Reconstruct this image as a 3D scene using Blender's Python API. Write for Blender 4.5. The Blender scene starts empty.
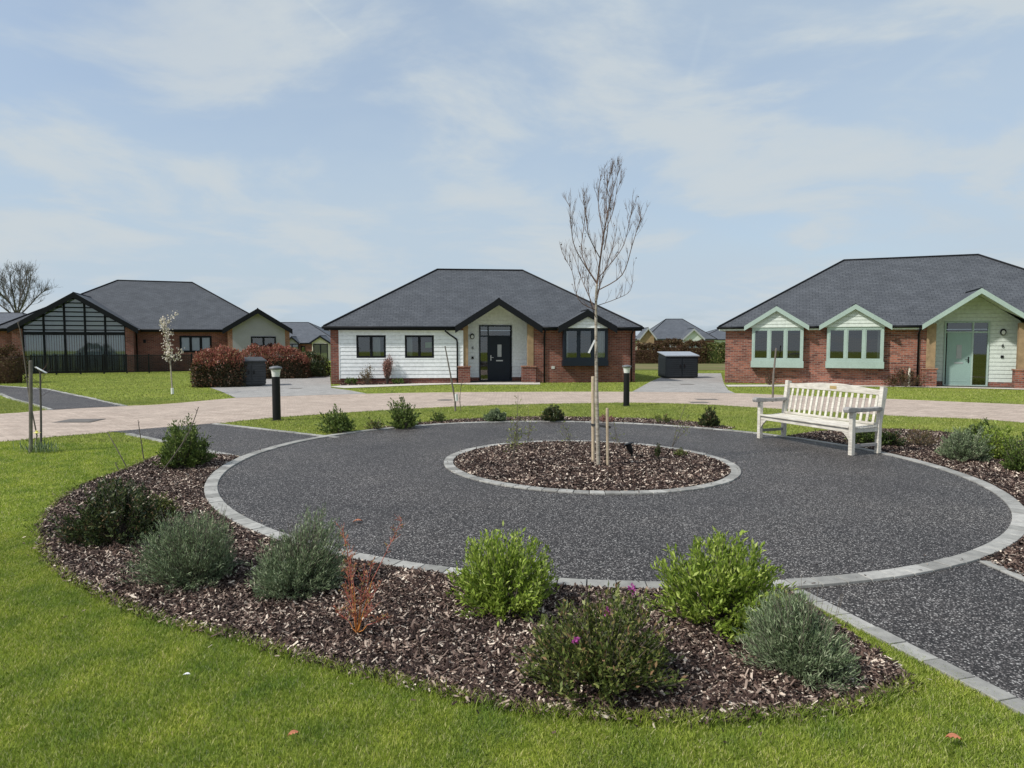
import bpy, bmesh, math, random
import numpy as np
from mathutils import Vector, Matrix
from mathutils.geometry import delaunay_2d_cdt
rnd = random.Random(7); rs = np.random.RandomState(11)
R = math.radians; SC = bpy.context.scene; COL = SC.collection

# ------------------------------------------------------------------ camera
F = 675.0; PITCH = 0.0613; CAMH = 1.65
cam = bpy.data.cameras.new('camera'); co = bpy.data.objects.new('camera', cam); COL.objects.link(co)
co.location = (0, 0, CAMH); co.rotation_euler = (math.pi/2-PITCH, 0, 0)
cam.sensor_width = 36; cam.lens = F/1024*36; cam.clip_end = 3000; cam.clip_start = .05
SC.camera = co
# ------------------------------------------------------------------ world, sun, exposure
TOSUN = Vector((-0.78, -0.42, 0.0)).normalized()*math.cos(R(46)) + Vector((0, 0, math.sin(R(46))))
w = bpy.data.worlds.new('World'); SC.world = w; w.use_nodes = True
nt = w.node_tree; N = nt.nodes; L = nt.links; N.clear()
sky = N.new('ShaderNodeTexSky'); sky.sky_type = 'NISHITA'; sky.sun_disc = False
sky.sun_elevation = R(46); sky.sun_rotation = math.atan2(TOSUN.x, TOSUN.y)
sky.air_density = 1.0; sky.dust_density = 2.5; sky.ozone_density = 1.5; sky.altitude = 50
tc = N.new('ShaderNodeTexCoord'); sep = N.new('ShaderNodeSeparateXYZ'); L.new(tc.outputs['Generated'], sep.inputs[0])
def wm(op, a, b=None, clamp=False):
    n = N.new('ShaderNodeMath'); n.operation = op; n.use_clamp = clamp
    for i, v in enumerate((a, b)):
        if v is None: continue
        if isinstance(v, (int, float)): n.inputs[i].default_value = v
        else: L.new(v, n.inputs[i])
    return n.outputs[0]
zc = wm('ADD', wm('MAXIMUM', sep.outputs[2], 0.0), 0.16)          # clouds on a flat layer seen in perspective
cx_ = wm('DIVIDE', sep.outputs[0], zc); cy_ = wm('DIVIDE', sep.outputs[1], zc)
cmb = N.new('ShaderNodeCombineXYZ'); L.new(cx_, cmb.inputs[0]); L.new(cy_, cmb.inputs[1])
def wnoise(scale, detail, rough, off, sx=1.0, sy=1.0, rot=0.0, dist=0.0):
    m = N.new('ShaderNodeMapping'); m.inputs['Location'].default_value = off; m.inputs['Scale'].default_value = (sx, sy, 1)
    m.inputs['Rotation'].default_value = (0, 0, rot)
    L.new(cmb.outputs[0], m.inputs[0]); n = N.new('ShaderNodeTexNoise'); n.inputs['Scale'].default_value = scale
    n.inputs['Detail'].default_value = detail; n.inputs['Roughness'].default_value = rough; n.inputs['Distortion'].default_value = dist
    L.new(m.outputs[0], n.inputs[0]); return n.outputs['Fac']
def wramp(v, a, b):
    r = N.new('ShaderNodeMapRange'); r.interpolation_type = 'SMOOTHSTEP'; r.inputs[1].default_value = a; r.inputs[2].default_value = b
    L.new(v, r.inputs[0]); return r.outputs[0]
veil = wramp(wnoise(.5, 7, .55, (3.1, 1.7, 0), dist=.5), .32, .66)
puff = wramp(wnoise(1.5, 9, .58, (1.3, 6.1, 0), dist=.35), .42, .66)
wisp = wramp(wnoise(1.2, 5, .6, (2, 8, 0), .3, 2.2, .6), .48, .8)
fac = wm('ADD', wm('MULTIPLY', veil, .30), .44); fac = wm('ADD', fac, wm('MULTIPLY', puff, .40)); fac = wm('ADD', fac, wm('MULTIPLY', wisp, .10), True)
hz = wramp(sep.outputs[2], .36, -.02)
fac = wm('ADD', fac, wm('MULTIPLY', hz, .36)); fac = wm('MINIMUM', fac, .97)
def trail(a, b, wid, amt):                          # faint vapour trails high up on the same layer
    def q(p):
        x = (p[0]-512)/F; y = (384-p[1])/F; d = Vector((x, math.cos(PITCH)+y*math.sin(PITCH), -math.sin(PITCH)+y*math.cos(PITCH))).normalized(); return Vector((d.x/(d.z+.16), d.y/(d.z+.16)))
    A, B = q(a), q(b); t_ = (B-A).normalized(); n_ = Vector((-t_.y, t_.x)); mid = (A+B)/2; hl = (B-A).length/2
    dist = wm('ABSOLUTE', wm('ADD', wm('ADD', wm('MULTIPLY', cx_, n_.x), wm('MULTIPLY', cy_, n_.y)), -A.dot(n_)))
    al = wm('ABSOLUTE', wm('ADD', wm('ADD', wm('MULTIPLY', cx_, t_.x), wm('MULTIPLY', cy_, t_.y)), -mid.dot(t_)))
    return wm('MULTIPLY', wm('MULTIPLY', wramp(dist, wid, 0), wramp(al, hl, hl*.6)), amt)
for a_, b_, w_, m_ in (((300, -5), (352, 42), .010, .10), ((712, 5), (686, 90), .014, .07), ((880, 95), (1010, 10), .03, .08)): fac = wm('ADD', fac, trail(a_, b_, w_, m_), True)
cc = N.new('ShaderNodeMix'); cc.data_type = 'RGBA'; L.new(puff, cc.inputs[0])
cc.inputs[6].default_value = (2.95, 3.55, 4.12, 1); cc.inputs[7].default_value = (3.42, 3.78, 4.02, 1)
mx = N.new('ShaderNodeMix'); mx.data_type = 'RGBA'; L.new(fac, mx.inputs[0]); L.new(sky.outputs[0], mx.inputs[6]); L.new(cc.outputs[2], mx.inputs[7])
bg = N.new('ShaderNodeBackground'); bg.inputs[1].default_value = 0.145; L.new(mx.outputs[2], bg.inputs[0])
wo = N.new('ShaderNodeOutputWorld'); L.new(bg.outputs[0], wo.inputs[0])
sl = bpy.data.lights.new('sun', 'SUN'); sl.energy = 3.2; sl.angle = R(2.5); sl.color = (1, .96, .90)
so = bpy.data.objects.new('sun', sl); COL.objects.link(so); so.rotation_euler = TOSUN.to_track_quat('Z', 'Y').to_euler(); so.location = (-20, -10, 20)
vs = SC.view_settings; vs.view_transform = 'Standard'; vs.look = 'None'; vs.exposure = 0.25; vs.gamma = 1; vs.use_curve_mapping = False

# ------------------------------------------------------------------ ground shape and pixel -> world
def sm(t): t = min(1, max(0, t)); return t*t*(3-2*t)
def gz(x, y): return -0.0115*max(-18, min(18, x))*(1-sm((y-13)/9)) - 0.12*sm((y-14)/9) - 0.48*sm((y-50)/28)
def gzn(x, y):
    s = lambda t: (lambda q: q*q*(3-2*q))(np.clip(t, 0, 1))
    return -0.0115*np.clip(x, -18, 18)*(1-s((y-13)/9)) - 0.12*s((y-14)/9) - 0.48*s((y-50)/28)
CP, SP = math.cos(PITCH), math.sin(PITCH)
def ray(px, py):
    x = (px-512)/F; y = (384-py)/F
    return Vector((x, CP+y*SP, -SP+y*CP))
def U(px, py):
    d = ray(px, py); z = 0.0
    for _ in range(12):
        t = (z-CAMH)/d.z; x, y = d.x*t, d.y*t; z = gz(x, y)
    return Vector((x, y, z))
def at(px, py, Y):                      # point on a vertical plane at depth Y
    d = ray(px, py); t = Y/d.y; return Vector((d.x*t, Y, CAMH+d.z*t))

# ------------------------------------------------------------------ materials
M = {}
def mat(name, col, rough=.8, spec=.3, metal=0):
    m = bpy.data.materials.new(name); m.use_nodes = True; b = m.node_tree.nodes['Principled BSDF']
    b.inputs['Base Color'].default_value = (*col, 1); b.inputs['Roughness'].default_value = rough
    b.inputs['Specular IOR Level'].default_value = spec; b.inputs['Metallic'].default_value = metal
    M[name] = m; return m, m.node_tree, b
def nd(t, typ, **kw):
    n = t.nodes.new(typ)
    for k, v in kw.items():
        if hasattr(n, k): setattr(n, k, v)
        else: n.inputs[k].default_value = v
    return n
def ramp(t, src, stops, interp='LINEAR'):
    r = t.nodes.new('ShaderNodeValToRGB'); r.color_ramp.interpolation = interp
    e = r.color_ramp.elements
    while len(e) < len(stops): e.new(.5)
    for i, (p, c) in enumerate(stops): e[i].position = p; e[i].color = (*c, 1) if len(c) == 3 else c
    t.links.new(src, r.inputs[0]); return r.outputs[0]
def noise(t, scale, detail=4, coord='Object', rough=.55, vec=None):
    n = nd(t, 'ShaderNodeTexNoise', Scale=scale, Detail=detail, Roughness=rough)
    if vec is None: c = t.nodes.new('ShaderNodeTexCoord'); vec = c.outputs[coord]
    t.links.new(vec, n.inputs['Vector']); return n.outputs['Fac']
def mixc(t, a, b, fac, mode='MIX'):
    m = t.nodes.new('ShaderNodeMix'); m.data_type = 'RGBA'; m.blend_type = mode
    for s, v in ((0, fac), (6, a), (7, b)):
        if isinstance(v, (int, float)): m.inputs[s].default_value = v
        elif isinstance(v, tuple): m.inputs[s].default_value = (*v, 1)
        else: t.links.new(v, m.inputs[s])
    return m.outputs[2]
def bump(t, b, h, strength, dist=.01):
    n = nd(t, 'ShaderNodeBump', Strength=strength, Distance=dist); t.links.new(h, n.inputs['Height']); t.links.new(n.outputs[0], b.inputs['Normal'])
def weather(name, col, rough=.7, var=.12, scale=3., spec=.3, fine=30, bmp=0):
    m, t, b = mat(name, col, rough, spec)
    n = noise(t, scale, 5); lo = tuple(c*(1-var) for c in col); hi = tuple(min(1, c*(1+var)) for c in col)
    c1 = ramp(t, n, [(.3, lo), (.7, hi)]); n2 = noise(t, fine, 3)
    c2 = mixc(t, c1, ramp(t, n2, [(.35, (.85,)*3), (.65, (1.1,)*3)]), .6, 'MULTIPLY'); t.links.new(c2, b.inputs['Base Color'])
    if bmp: bump(t, b, n2, bmp, .004)
    return m
def island(name, stops, rough=.7, spec=.25, trans=0., patch=None, bmp=None):
    m, t, b = mat(name, stops[0][1], rough, spec)
    g = t.nodes.new('ShaderNodeNewGeometry'); c = ramp(t, g.outputs['Random Per Island'], stops)
    if patch:
        n = noise(t, patch[0], 3); c = mixc(t, c, ramp(t, n, [(.3, patch[1]), (.7, patch[2])]), 1., 'MULTIPLY')
    t.links.new(c, b.inputs['Base Color'])
    if trans:
        tr = t.nodes.new('ShaderNodeBsdfTranslucent'); t.links.new(c, tr.inputs[0]); ms = t.nodes.new('ShaderNodeMixShader'); ms.inputs[0].default_value = trans
        o = t.nodes['Material Output']; t.links.new(b.outputs[0], ms.inputs[1]); t.links.new(tr.outputs[0], ms.inputs[2]); t.links.new(ms.outputs[0], o.inputs[0])
    return m
# lawn soil and turf seen between the blades
m, t, b = mat('turf', (.07, .11, .02), .95, .1)
n1 = noise(t, .55, 5); n2 = noise(t, 9, 6, rough=.7); n3 = noise(t, 90, 4, rough=.8)
c = ramp(t, n1, [(.3, (.18, .23, .038)), (.55, (.24, .29, .050)), (.75, (.31, .33, .08))])
c = mixc(t, c, ramp(t, n2, [(.3, (.72, .74, .7)), (.7, (1.2, 1.16, 1.1))]), 1., 'MULTIPLY')
c = mixc(t, c, ramp(t, n3, [(.3, (.5, .52, .5)), (.7, (1.35, 1.35, 1.3))]), 1., 'MULTIPLY'); t.links.new(c, b.inputs['Base Color']); bump(t, b, n3, .5, .02)
m, t, b = mat('field', (.16, .13, .07), .95, .1)
n1 = noise(t, .2, 5); c = ramp(t, n1, [(.35, (.20, .16, .085)), (.65, (.11, .13, .04))]); t.links.new(c, b.inputs['Base Color'])
island('blade', [(0, (.17, .235, .034)), (.35, (.30, .39, .050)), (.7, (.40, .48, .080)), (.88, (.54, .56, .17)), (1, (.66, .60, .34))], .55, .3, .35, (3.0, (.62, .74, .74), (1.28, 1.2, 1.2)))
island('verge_blade', [(0, (.18, .215, .05)), (.4, (.27, .32, .075)), (.75, (.35, .40, .11)), (1, (.48, .48, .20))], .6, .25, .3, (.9, (.78, .84, .84), (1.2, 1.12, 1.1)))
# resin bound gravel
def resin(name, sc):
    m, t, b = mat(name, (.06, .055, .06), .62, .35)
    tcn = t.nodes.new('ShaderNodeTexCoord')
    v = nd(t, 'ShaderNodeTexVoronoi', Scale=sc); t.links.new(tcn.outputs['Object'], v.inputs['Vector'])
    s = t.nodes.new('ShaderNodeSeparateColor'); t.links.new(v.outputs['Color'], s.inputs[0])
    c = ramp(t, s.outputs[0], [(0, (.022, .018, .016)), (.45, (.050, .043, .040)), (.70, (.105, .092, .087)), (.85, (.24, .218, .208)), (.94, (.42, .40, .385)), (1, (.66, .64, .60))])
    n = noise(t, .7, 6); c = mixc(t, c, ramp(t, n, [(.3, (.78, .78, .79)), (.5, (1, 1, 1)), (.72, (1.25, 1.24, 1.2))]), 1., 'MULTIPLY')
    gap = ramp(t, v.outputs['Distance'], [(.3, (1, 1, 1)), (.62, (.35, .35, .35))]); c = mixc(t, c, gap, 1., 'MULTIPLY')
    t.links.new(c, b.inputs['Base Color']); bump(t, b, gap, .35, .005); return m
resin('resin', 112)
# block paving / brick like textures on metre UVs
def brickmat(name, c1, c2, mortar, bw, bh, ms=.01, rough=.85, bmp=.4, coord='UV', grime=.25, tint=None, offset=.5, spec=.25):
    m, t, b = mat(name, c1, rough, spec)
    tcn = t.nodes.new('ShaderNodeTexCoord'); br = t.nodes.new('ShaderNodeTexBrick'); t.links.new(tcn.outputs[coord], br.inputs['Vector'])
    br.offset = offset; br.inputs['Scale'].default_value = 1; br.inputs['Brick Width'].default_value = bw; br.inputs['Row Height'].default_value = bh
    br.inputs['Mortar Size'].default_value = ms; br.inputs['Mortar Smooth'].default_value = .2; br.inputs['Bias'].default_value = 0
    br.inputs['Color1'].default_value = (*c1, 1); br.inputs['Color2'].default_value = (*c2, 1); br.inputs['Mortar'].default_value = (*mortar, 1)
    n = noise(t, 1.3, 5, coord); c = mixc(t, br.outputs['Color'], ramp(t, n, [(.3, (1-grime,)*3), (.7, (1+grime,)*3)]), 1., 'MULTIPLY')
    n2 = noise(t, 22, 4, coord); c = mixc(t, c, ramp(t, n2, [(.3, (.82,)*3), (.7, (1.15,)*3)]), 1., 'MULTIPLY')
    t.links.new(c, b.inputs['Base Color']); inv = ramp(t, br.outputs['Fac'], [(0, (1, 1, 1)), (1, (0, 0, 0))]); bump(t, b, inv, bmp, .01); return m
brickmat('brick_mixed', (.11, .035, .028), (.34, .125, .082), (.24, .19, .16), .225, .075, .010)
brickmat('brick', (.125, .036, .027), (.235, .078, .052), (.20, .155, .13), .225, .075, .010)
brickmat('brick_warm', (.22, .075, .045), (.34, .14, .08), (.30, .24, .19), .225, .075, .010)
brickmat('block_paving', (.40, .32, .262), (.53, .435, .36), (.27, .215, .18), .21, .105, .006, .9, .3, 'Object', .10)
brickmat('grey_paving', (.31, .30, .285), (.40, .385, .365), (.20, .19, .18), .21, .105, .006, .9, .3, 'Object', .08)
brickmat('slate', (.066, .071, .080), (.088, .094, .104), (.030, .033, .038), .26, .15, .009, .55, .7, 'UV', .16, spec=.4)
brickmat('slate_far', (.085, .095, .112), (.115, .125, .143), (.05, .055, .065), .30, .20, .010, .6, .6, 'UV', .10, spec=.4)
weather('concrete', (.56, .53, .47), .9, .10, 2); weather('kerbstone', (.42, .41, .385), .9, .12, 2)
island('sett', [(0, (.24, .235, .22)), (.5, (.32, .315, .295)), (1, (.42, .41, .385))], .85, .25, 0, (14, (.8, .8, .8), (1.15, 1.15, 1.13)))
weather('mulch_soil', (.030, .019, .015), .95, .3, 8)
island('bark', [(0, (.014, .008, .007)), (.38, (.040, .023, .019)), (.62, (.095, .060, .048)), (.80, (.20, .145, .118)), (.91, (.40, .32, .265)), (1, (.78, .69, .58))], .75, .25, 0, (2.2, (.62, .60, .60), (1.3, 1.27, 1.22)))
weather('white_board', (.74, .755, .765), .55, .05, 1.5, .35, 10)
weather('mint_board', (.56, .61, .56), .55, .05, 1.5, .35, 10)
weather('mint', (.34, .43, .385), .45, .06, 2, .4); weather('mint_door', (.26, .37, .335), .4, .05, 2, .4)
weather('grey_render', (.34, .325, .335), .85, .06, 2, .2); weather('cream', (.62, .58, .48), .8, .05)
weather('oak', (.29, .20, .115), .75, .2, 5); weather('navy', (.008, .013, .021), .5, .1, 3, .25)
weather('black_metal', (.006, .006, .007), .5, .1, 5, .3); weather('black_trim', (.006, .007, .009), .6, .1, 4, .2)
weather('store_dark', (.022, .028, .034), .6, .15, 3); weather('store_grey', (.055, .057, .06), .7, .15, 3)
weather('store_roof', (.33, .36, .40), .4, .08, 2, .5)
m, t, b = mat('bench_wood', (.55, .5, .42), .75, .25)
tcn = t.nodes.new('ShaderNodeTexCoord'); mp = t.nodes.new('ShaderNodeMapping'); mp.inputs['Scale'].default_value = (6, 60, 60); t.links.new(tcn.outputs['Object'], mp.inputs[0])
n1 = noise(t, 1, 5, vec=mp.outputs[0]); n2 = noise(t, 6, 4)
c = ramp(t, n1, [(.3, (.47, .44, .385)), (.6, (.69, .66, .595))]); c = mixc(t, c, ramp(t, n2, [(.3, (.80, .78, .76)), (.65, (1.08, 1.08, 1.06))]), 1., 'MULTIPLY'); t.links.new(c, b.inputs['Base Color'])
weather('bench_grey', (.30, .29, .28), .8, .25, 12)
weather('stake_wood', (.50, .40, .28), .85, .2, 9); weather('stake_old', (.16, .14, .12), .9, .25, 9)
m, t, b = mat('bark_pale', (.3, .27, .22), .85, .2)
tcn = t.nodes.new('ShaderNodeTexCoord'); mp = t.nodes.new('ShaderNodeMapping'); mp.inputs['Scale'].default_value = (8, 8, 40); t.links.new(tcn.outputs['Object'], mp.inputs[0])
c = ramp(t, noise(t, 1, 4, vec=mp.outputs[0]), [(.3, (.16, .13, .10)), (.5, (.34, .30, .24)), (.75, (.46, .42, .35))]); t.links.new(c, b.inputs['Base Color'])
weather('twig', (.15, .10, .078), .8, .25, 9); weather('twig_grey', (.13, .11, .09), .85, .2, 9); weather('bark_dark', (.11, .10, .09), .9, .2, 6)
weather('brass', (.40, .29, .12), .45, .1, 10, .6); weather('white_plastic', (.75, .75, .73), .5, .05, 4)
weather('plate', (.15, .135, .12), .7, .15, 9); weather('lens', (.66, .67, .64), .25, .05, 4, .5)
weather('alu', (.35, .36, .37), .4, .08, 5, .5); weather('cap_metal', (.13, .135, .14), .5, .08, 5, .4); weather('steel', (.5, .5, .5), .35, .05, 5, .6)
weather('blind', (.62, .65, .67), .8, .05, 4); weather('curtain', (.55, .55, .53), .85, .08, 4); weather('interior', (.06, .055, .05), .9)
weather('green_card', (.32, .50, .25), .6); weather('tie', (.03, .03, .03), .7)
# thin clear glazing
m, t, b = mat('glass', (0, 0, 0), 0)
t.nodes.remove(b); tr = t.nodes.new('ShaderNodeBsdfTransparent'); tr.inputs[0].default_value = (.72, .78, .78, 1)
gl = t.nodes.new('ShaderNodeBsdfGlossy'); gl.inputs['Roughness'].default_value = .02; fr = t.nodes.new('ShaderNodeFresnel'); fr.inputs[0].default_value = 1.5
mm_ = t.nodes.new('ShaderNodeMath'); mm_.operation = 'MULTIPLY_ADD'; mm_.inputs[1].default_value = 1.6; mm_.inputs[2].default_value = .10; t.links.new(fr.outputs[0], mm_.inputs[0])
ms = t.nodes.new('ShaderNodeMixShader'); t.links.new(mm_.outputs[0], ms.inputs[0]); t.links.new(tr.outputs[0], ms.inputs[1]); t.links.new(gl.outputs[0], ms.inputs[2]); t.links.new(ms.outputs[0], t.nodes['Material Output'].inputs[0])
# foliage
island('leaf_bright', [(0, (.11, .17, .025)), (.35, (.22, .32, .04)), (.75, (.36, .46, .075)), (1, (.50, .58, .16))], .5, .35, .3)
island('leaf_mid', [(0, (.05, .085, .02)), (.5, (.11, .17, .035)), (1, (.22, .28, .07))], .5, .35, .25)
island('leaf_dark', [(0, (.022, .036, .014)), (.5, (.05, .075, .025)), (.85, (.11, .14, .045)), (1, (.22, .13, .08))], .45, .4, .2)
island('leaf_olive', [(0, (.05, .07, .02)), (.5, (.13, .17, .04)), (.85, (.25, .27, .08)), (1, (.30, .17, .10))], .5, .35, .25)
island('lavender_leaf', [(0, (.085, .125, .06)), (.5, (.19, .25, .13)), (.85, (.32, .39, .225)), (1, (.46, .50, .34))], .7, .2, .2)
island('dry_leaf', [(0, (.14, .09, .05)), (.5, (.22, .15, .08)), (1, (.10, .12, .04))], .8, .2, .2)
island('red_leaf', [(0, (.14, .06, .035)), (.4, (.32, .10, .075)), (.75, (.42, .17, .12)), (1, (.22, .20, .08))], .45, .35, .25)
island('hedge_leaf', [(0, (.03, .026, .014)), (.5, (.065, .06, .025)), (.8, (.13, .08, .045)), (1, (.24, .09, .06))], .5, .35, .2)
island('brown_leaf', [(0, (.05, .03, .018)), (.6, (.12, .065, .035)), (1, (.12, .11, .04))], .7, .25, .2)
island('blossom', [(0, (.38, .36, .22)), (.4, (.68, .60, .50)), (1, (.85, .80, .74))], .6, .3, .3)
island('pink_blossom', [(0, (.16, .07, .05)), (.5, (.32, .16, .13)), (1, (.48, .30, .26))], .6, .3, .2)
island('petal', [(0, (.40, .06, .30)), (1, (.60, .15, .46))], .5, .3, .3)
island('yellow_leaf', [(0, (.14, .18, .04)), (1, (.32, .34, .10))], .6, .3, .3)
weather('red_stem', (.40, .12, .09), .6, .3, 10); weather('orange_stem', (.50, .20, .05), .6, .3, 14); weather('fallen', (.45, .17, .09), .7, .2, 20)
weather('daffodil', (.8, .75, .25), .6)

# ------------------------------------------------------------------ mesh helpers
def tag(o, label=None, cat=None, group=None, kind=None):
    for k, v in (('label', label), ('category', cat), ('group', group), ('kind', kind)):
        if v: o[k] = v
    return o
def empty(name, loc=(0, 0, 0), rz=0, label=None, cat=None, group=None):
    o = bpy.data.objects.new(name, None); o.location = loc; o.rotation_euler = (0, 0, rz); o.empty_display_size = .2
    COL.objects.link(o); return tag(o, label, cat, group)
def link(name, me, m, parent=None):
    me.materials.append(M[m]); o = bpy.data.objects.new(name, me); COL.objects.link(o); o.parent = parent; return o
def npmesh(name, V, Fc, m, parent=None, smooth=False):
    V = np.asarray(V, np.float32); Fc = np.asarray(Fc, np.int32); k = Fc.shape[1]
    me = bpy.data.meshes.new(name); me.vertices.add(len(V)); me.vertices.foreach_set('co', V.ravel())
    me.loops.add(Fc.size); me.loops.foreach_set('vertex_index', Fc.ravel()); me.polygons.add(len(Fc))
    me.polygons.foreach_set('loop_start', np.arange(0, Fc.size, k, dtype=np.int32))
    try: me.polygons.foreach_set('loop_total', np.full(len(Fc), k, np.int32))
    except Exception: pass
    if smooth: me.polygons.foreach_set('use_smooth', np.ones(len(Fc), bool))
    me.update(calc_edges=True); me.validate(); return link(name, me, m, parent)
class MB:
    def __init__(s): s.v = []; s.f = []
    def poly(s, pts): n = len(s.v); s.v += [tuple(p) for p in pts]; s.f.append(tuple(range(n, n+len(pts)))); return s
    def box(s, x0, x1, y0, y1, z0, z1):
        n = len(s.v); s.v += [(x, y, z) for z in (z0, z1) for x, y in ((x0, y0), (x1, y0), (x1, y1), (x0, y1))]
        s.f += [tuple(n+i for i in q) for q in ((0, 3, 2, 1), (4, 5, 6, 7), (0, 1, 5, 4), (1, 2, 6, 5), (2, 3, 7, 6), (3, 0, 4, 7))]; return s
    def beam(s, a, b, wd, ht, up=(0, 0, 1)):         # rectangular bar from a to b
        a, b = Vector(a), Vector(b); d = (b-a).normalized(); r = d.cross(Vector(up)).normalized(); u = r.cross(d)
        n = len(s.v)
        for p in (a, b):
            for i, j in ((-1, -1), (1, -1), (1, 1), (-1, 1)): s.v.append(tuple(p+r*wd/2*i+u*ht/2*j))
        s.f += [tuple(n+i for i in q) for q in ((0, 1, 2, 3), (7, 6, 5, 4), (0, 4, 5, 1), (1, 5, 6, 2), (2, 6, 7, 3), (3, 7, 4, 0))]; return s
    def prism(s, pts, d):                            # extrude polygon by vector d
        d = Vector(d); n = len(s.v); k = len(pts); s.v += [tuple(p) for p in pts]+[tuple(Vector(p)+d) for p in pts]
        s.f.append(tuple(range(n+k-1, n-1, -1))); s.f.append(tuple(range(n+k, n+2*k)))
        for i in range(k): j = (i+1) % k; s.f.append((n+i, n+j, n+k+j, n+k+i))
        return s
    def tube(s, pts, rad, n=6, cap=True):
        pts = [Vector(p) for p in pts]; rad = [rad]*len(pts) if isinstance(rad, (int, float)) else rad
        b0 = len(s.v); pr = None
        for i, p in enumerate(pts):
            d = (pts[min(i+1, len(pts)-1)]-pts[max(i-1, 0)]).normalized()
            if pr is None: pr = d.orthogonal().normalized()
            pr = (pr-d*pr.dot(d)); pr = pr.normalized() if pr.length > 1e-6 else d.orthogonal().normalized(); q = d.cross(pr)
            for k in range(n): a = 2*math.pi*k/n; s.v.append(tuple(p+(pr*math.cos(a)+q*math.sin(a))*rad[i]))
        for i in range(len(pts)-1):
            for k in range(n): j = (k+1) % n; s.f.append((b0+i*n+k, b0+i*n+j, b0+(i+1)*n+j, b0+(i+1)*n+k))
        if cap: s.f.append(tuple(b0+k for k in range(n-1, -1, -1))); s.f.append(tuple(b0+(len(pts)-1)*n+k for k in range(n)))
        return s
    def lathe(s, prof, n=20, c=(0, 0, 0)):           # prof: (r, z) bottom to top
        b0 = len(s.v)
        for r_, z in prof:
            for k in range(n): a = 2*math.pi*k/n; s.v.append((c[0]+r_*math.cos(a), c[1]+r_*math.sin(a), c[2]+z))
        for i in range(len(prof)-1):
            for k in range(n): j = (k+1) % n; s.f.append((b0+i*n+k, b0+i*n+j, b0+(i+1)*n+j, b0+(i+1)*n+k))
        s.f.append(tuple(b0+k for k in range(n-1, -1, -1))); s.f.append(tuple(b0+(len(prof)-1)*n+k for k in range(n))); return s
    def build(s, name, m, parent=None, bevel=0, smooth=False):
        me = bpy.data.meshes.new(name); me.from_pydata(s.v, [], s.f); me.update()
        uv = me.uv_layers.new(name='UVMap'); Z = Vector((0, 0, 1))
        for p in me.polygons:
            nn = p.normal; tt = Z.cross(nn)
            if tt.length < 1e-3: tt = Vector((1, 0, 0))
            tt.normalize(); bb = nn.cross(tt)
            for li in p.loop_indices: q = me.vertices[me.loops[li].vertex_index].co; uv.data[li].uv = (q.dot(tt), q.dot(bb))
            p.use_smooth = smooth
        o = link(name, me, m, parent)
        if bevel: bv = o.modifiers.new('bevel', 'BEVEL'); bv.width = bevel; bv.segments = 2; bv.limit_method = 'ANGLE'
        return o
def copy_tree(o, parent=None):
    c = o.copy(); COL.objects.link(c)
    if parent is not None: c.parent = parent
    for ch in list(o.children): copy_tree(ch, c)
    return c
def sheet(name, poly, m, off, step=.5):
    """polygon (x,y) list laid on the ground shape, finely triangulated"""
    P = [Vector((p[0], p[1])) for p in poly]; n = len(P)
    xs = [p.x for p in P]; ys = [p.y for p in P]; A = np.array([(p.x, p.y) for p in P])
    edge = []                                         # refine outline
    for i in range(n):
        a, b_ = P[i], P[(i+1) % n]; k = max(1, int((b_-a).length/step))
        edge += [a.lerp(b_, j/k) for j in range(k)]
    gx, gy = np.meshgrid(np.arange(min(xs), max(xs), step), np.arange(min(ys), max(ys), step)); G = np.c_[gx.ravel(), gy.ravel()]
    G = G[inside(G, A)]; ne = len(edge)
    vs_ = edge+[Vector(g) for g in G]
    r_ = delaunay_2d_cdt(vs_, [], [list(range(ne))], 1, 1e-5)
    V = [(v.x, v.y, gz(v.x, v.y)+off) for v in r_[0]]
    me = bpy.data.meshes.new(name); me.from_pydata(V, [], r_[2]); me.update()
    if me.polygons and sum(p.normal.z*p.area for p in me.polygons) < 0: me.flip_normals()
    return tag(link(name, me, m), kind='structure')
def inside(G, A):
    x, y = G[:, 0], G[:, 1]; r_ = np.zeros(len(G), bool); n = len(A)
    for i in range(n):
        x1, y1 = A[i]; x2, y2 = A[(i+1) % n]
        if y1 == y2: continue
        c = ((y1 > y) != (y2 > y)) & (x < (x2-x1)*(y-y1)/(y2-y1)+x1); r_ ^= c
    return r_
def UP(pts): return [tuple(U(*p)[:2]) for p in pts]
def smooth_poly(pts, k=4):                             # Catmull-Rom through open list
    out = []
    for i in range(len(pts)-1):
        p0 = Vector(pts[max(i-1, 0)]); p1 = Vector(pts[i]); p2 = Vector(pts[i+1]); p3 = Vector(pts[min(i+2, len(pts)-1)])
        for j in range(k):
            t_ = j/k; out.append(tuple(.5*((2*p1)+(p2-p0)*t_+(2*p0-5*p1+4*p2-p3)*t_*t_+(3*p1-p0-3*p2+p3)*t_**3)))
    out.append(tuple(pts[-1])); return out

# ------------------------------------------------------------------ ground sheets
CX, CY, RO, RI, SW = 1.062, 9.243, 4.704, 1.994, .135
def ringpt(a, r_): return (CX+r_*math.cos(a), CY+r_*math.sin(a))
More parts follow.
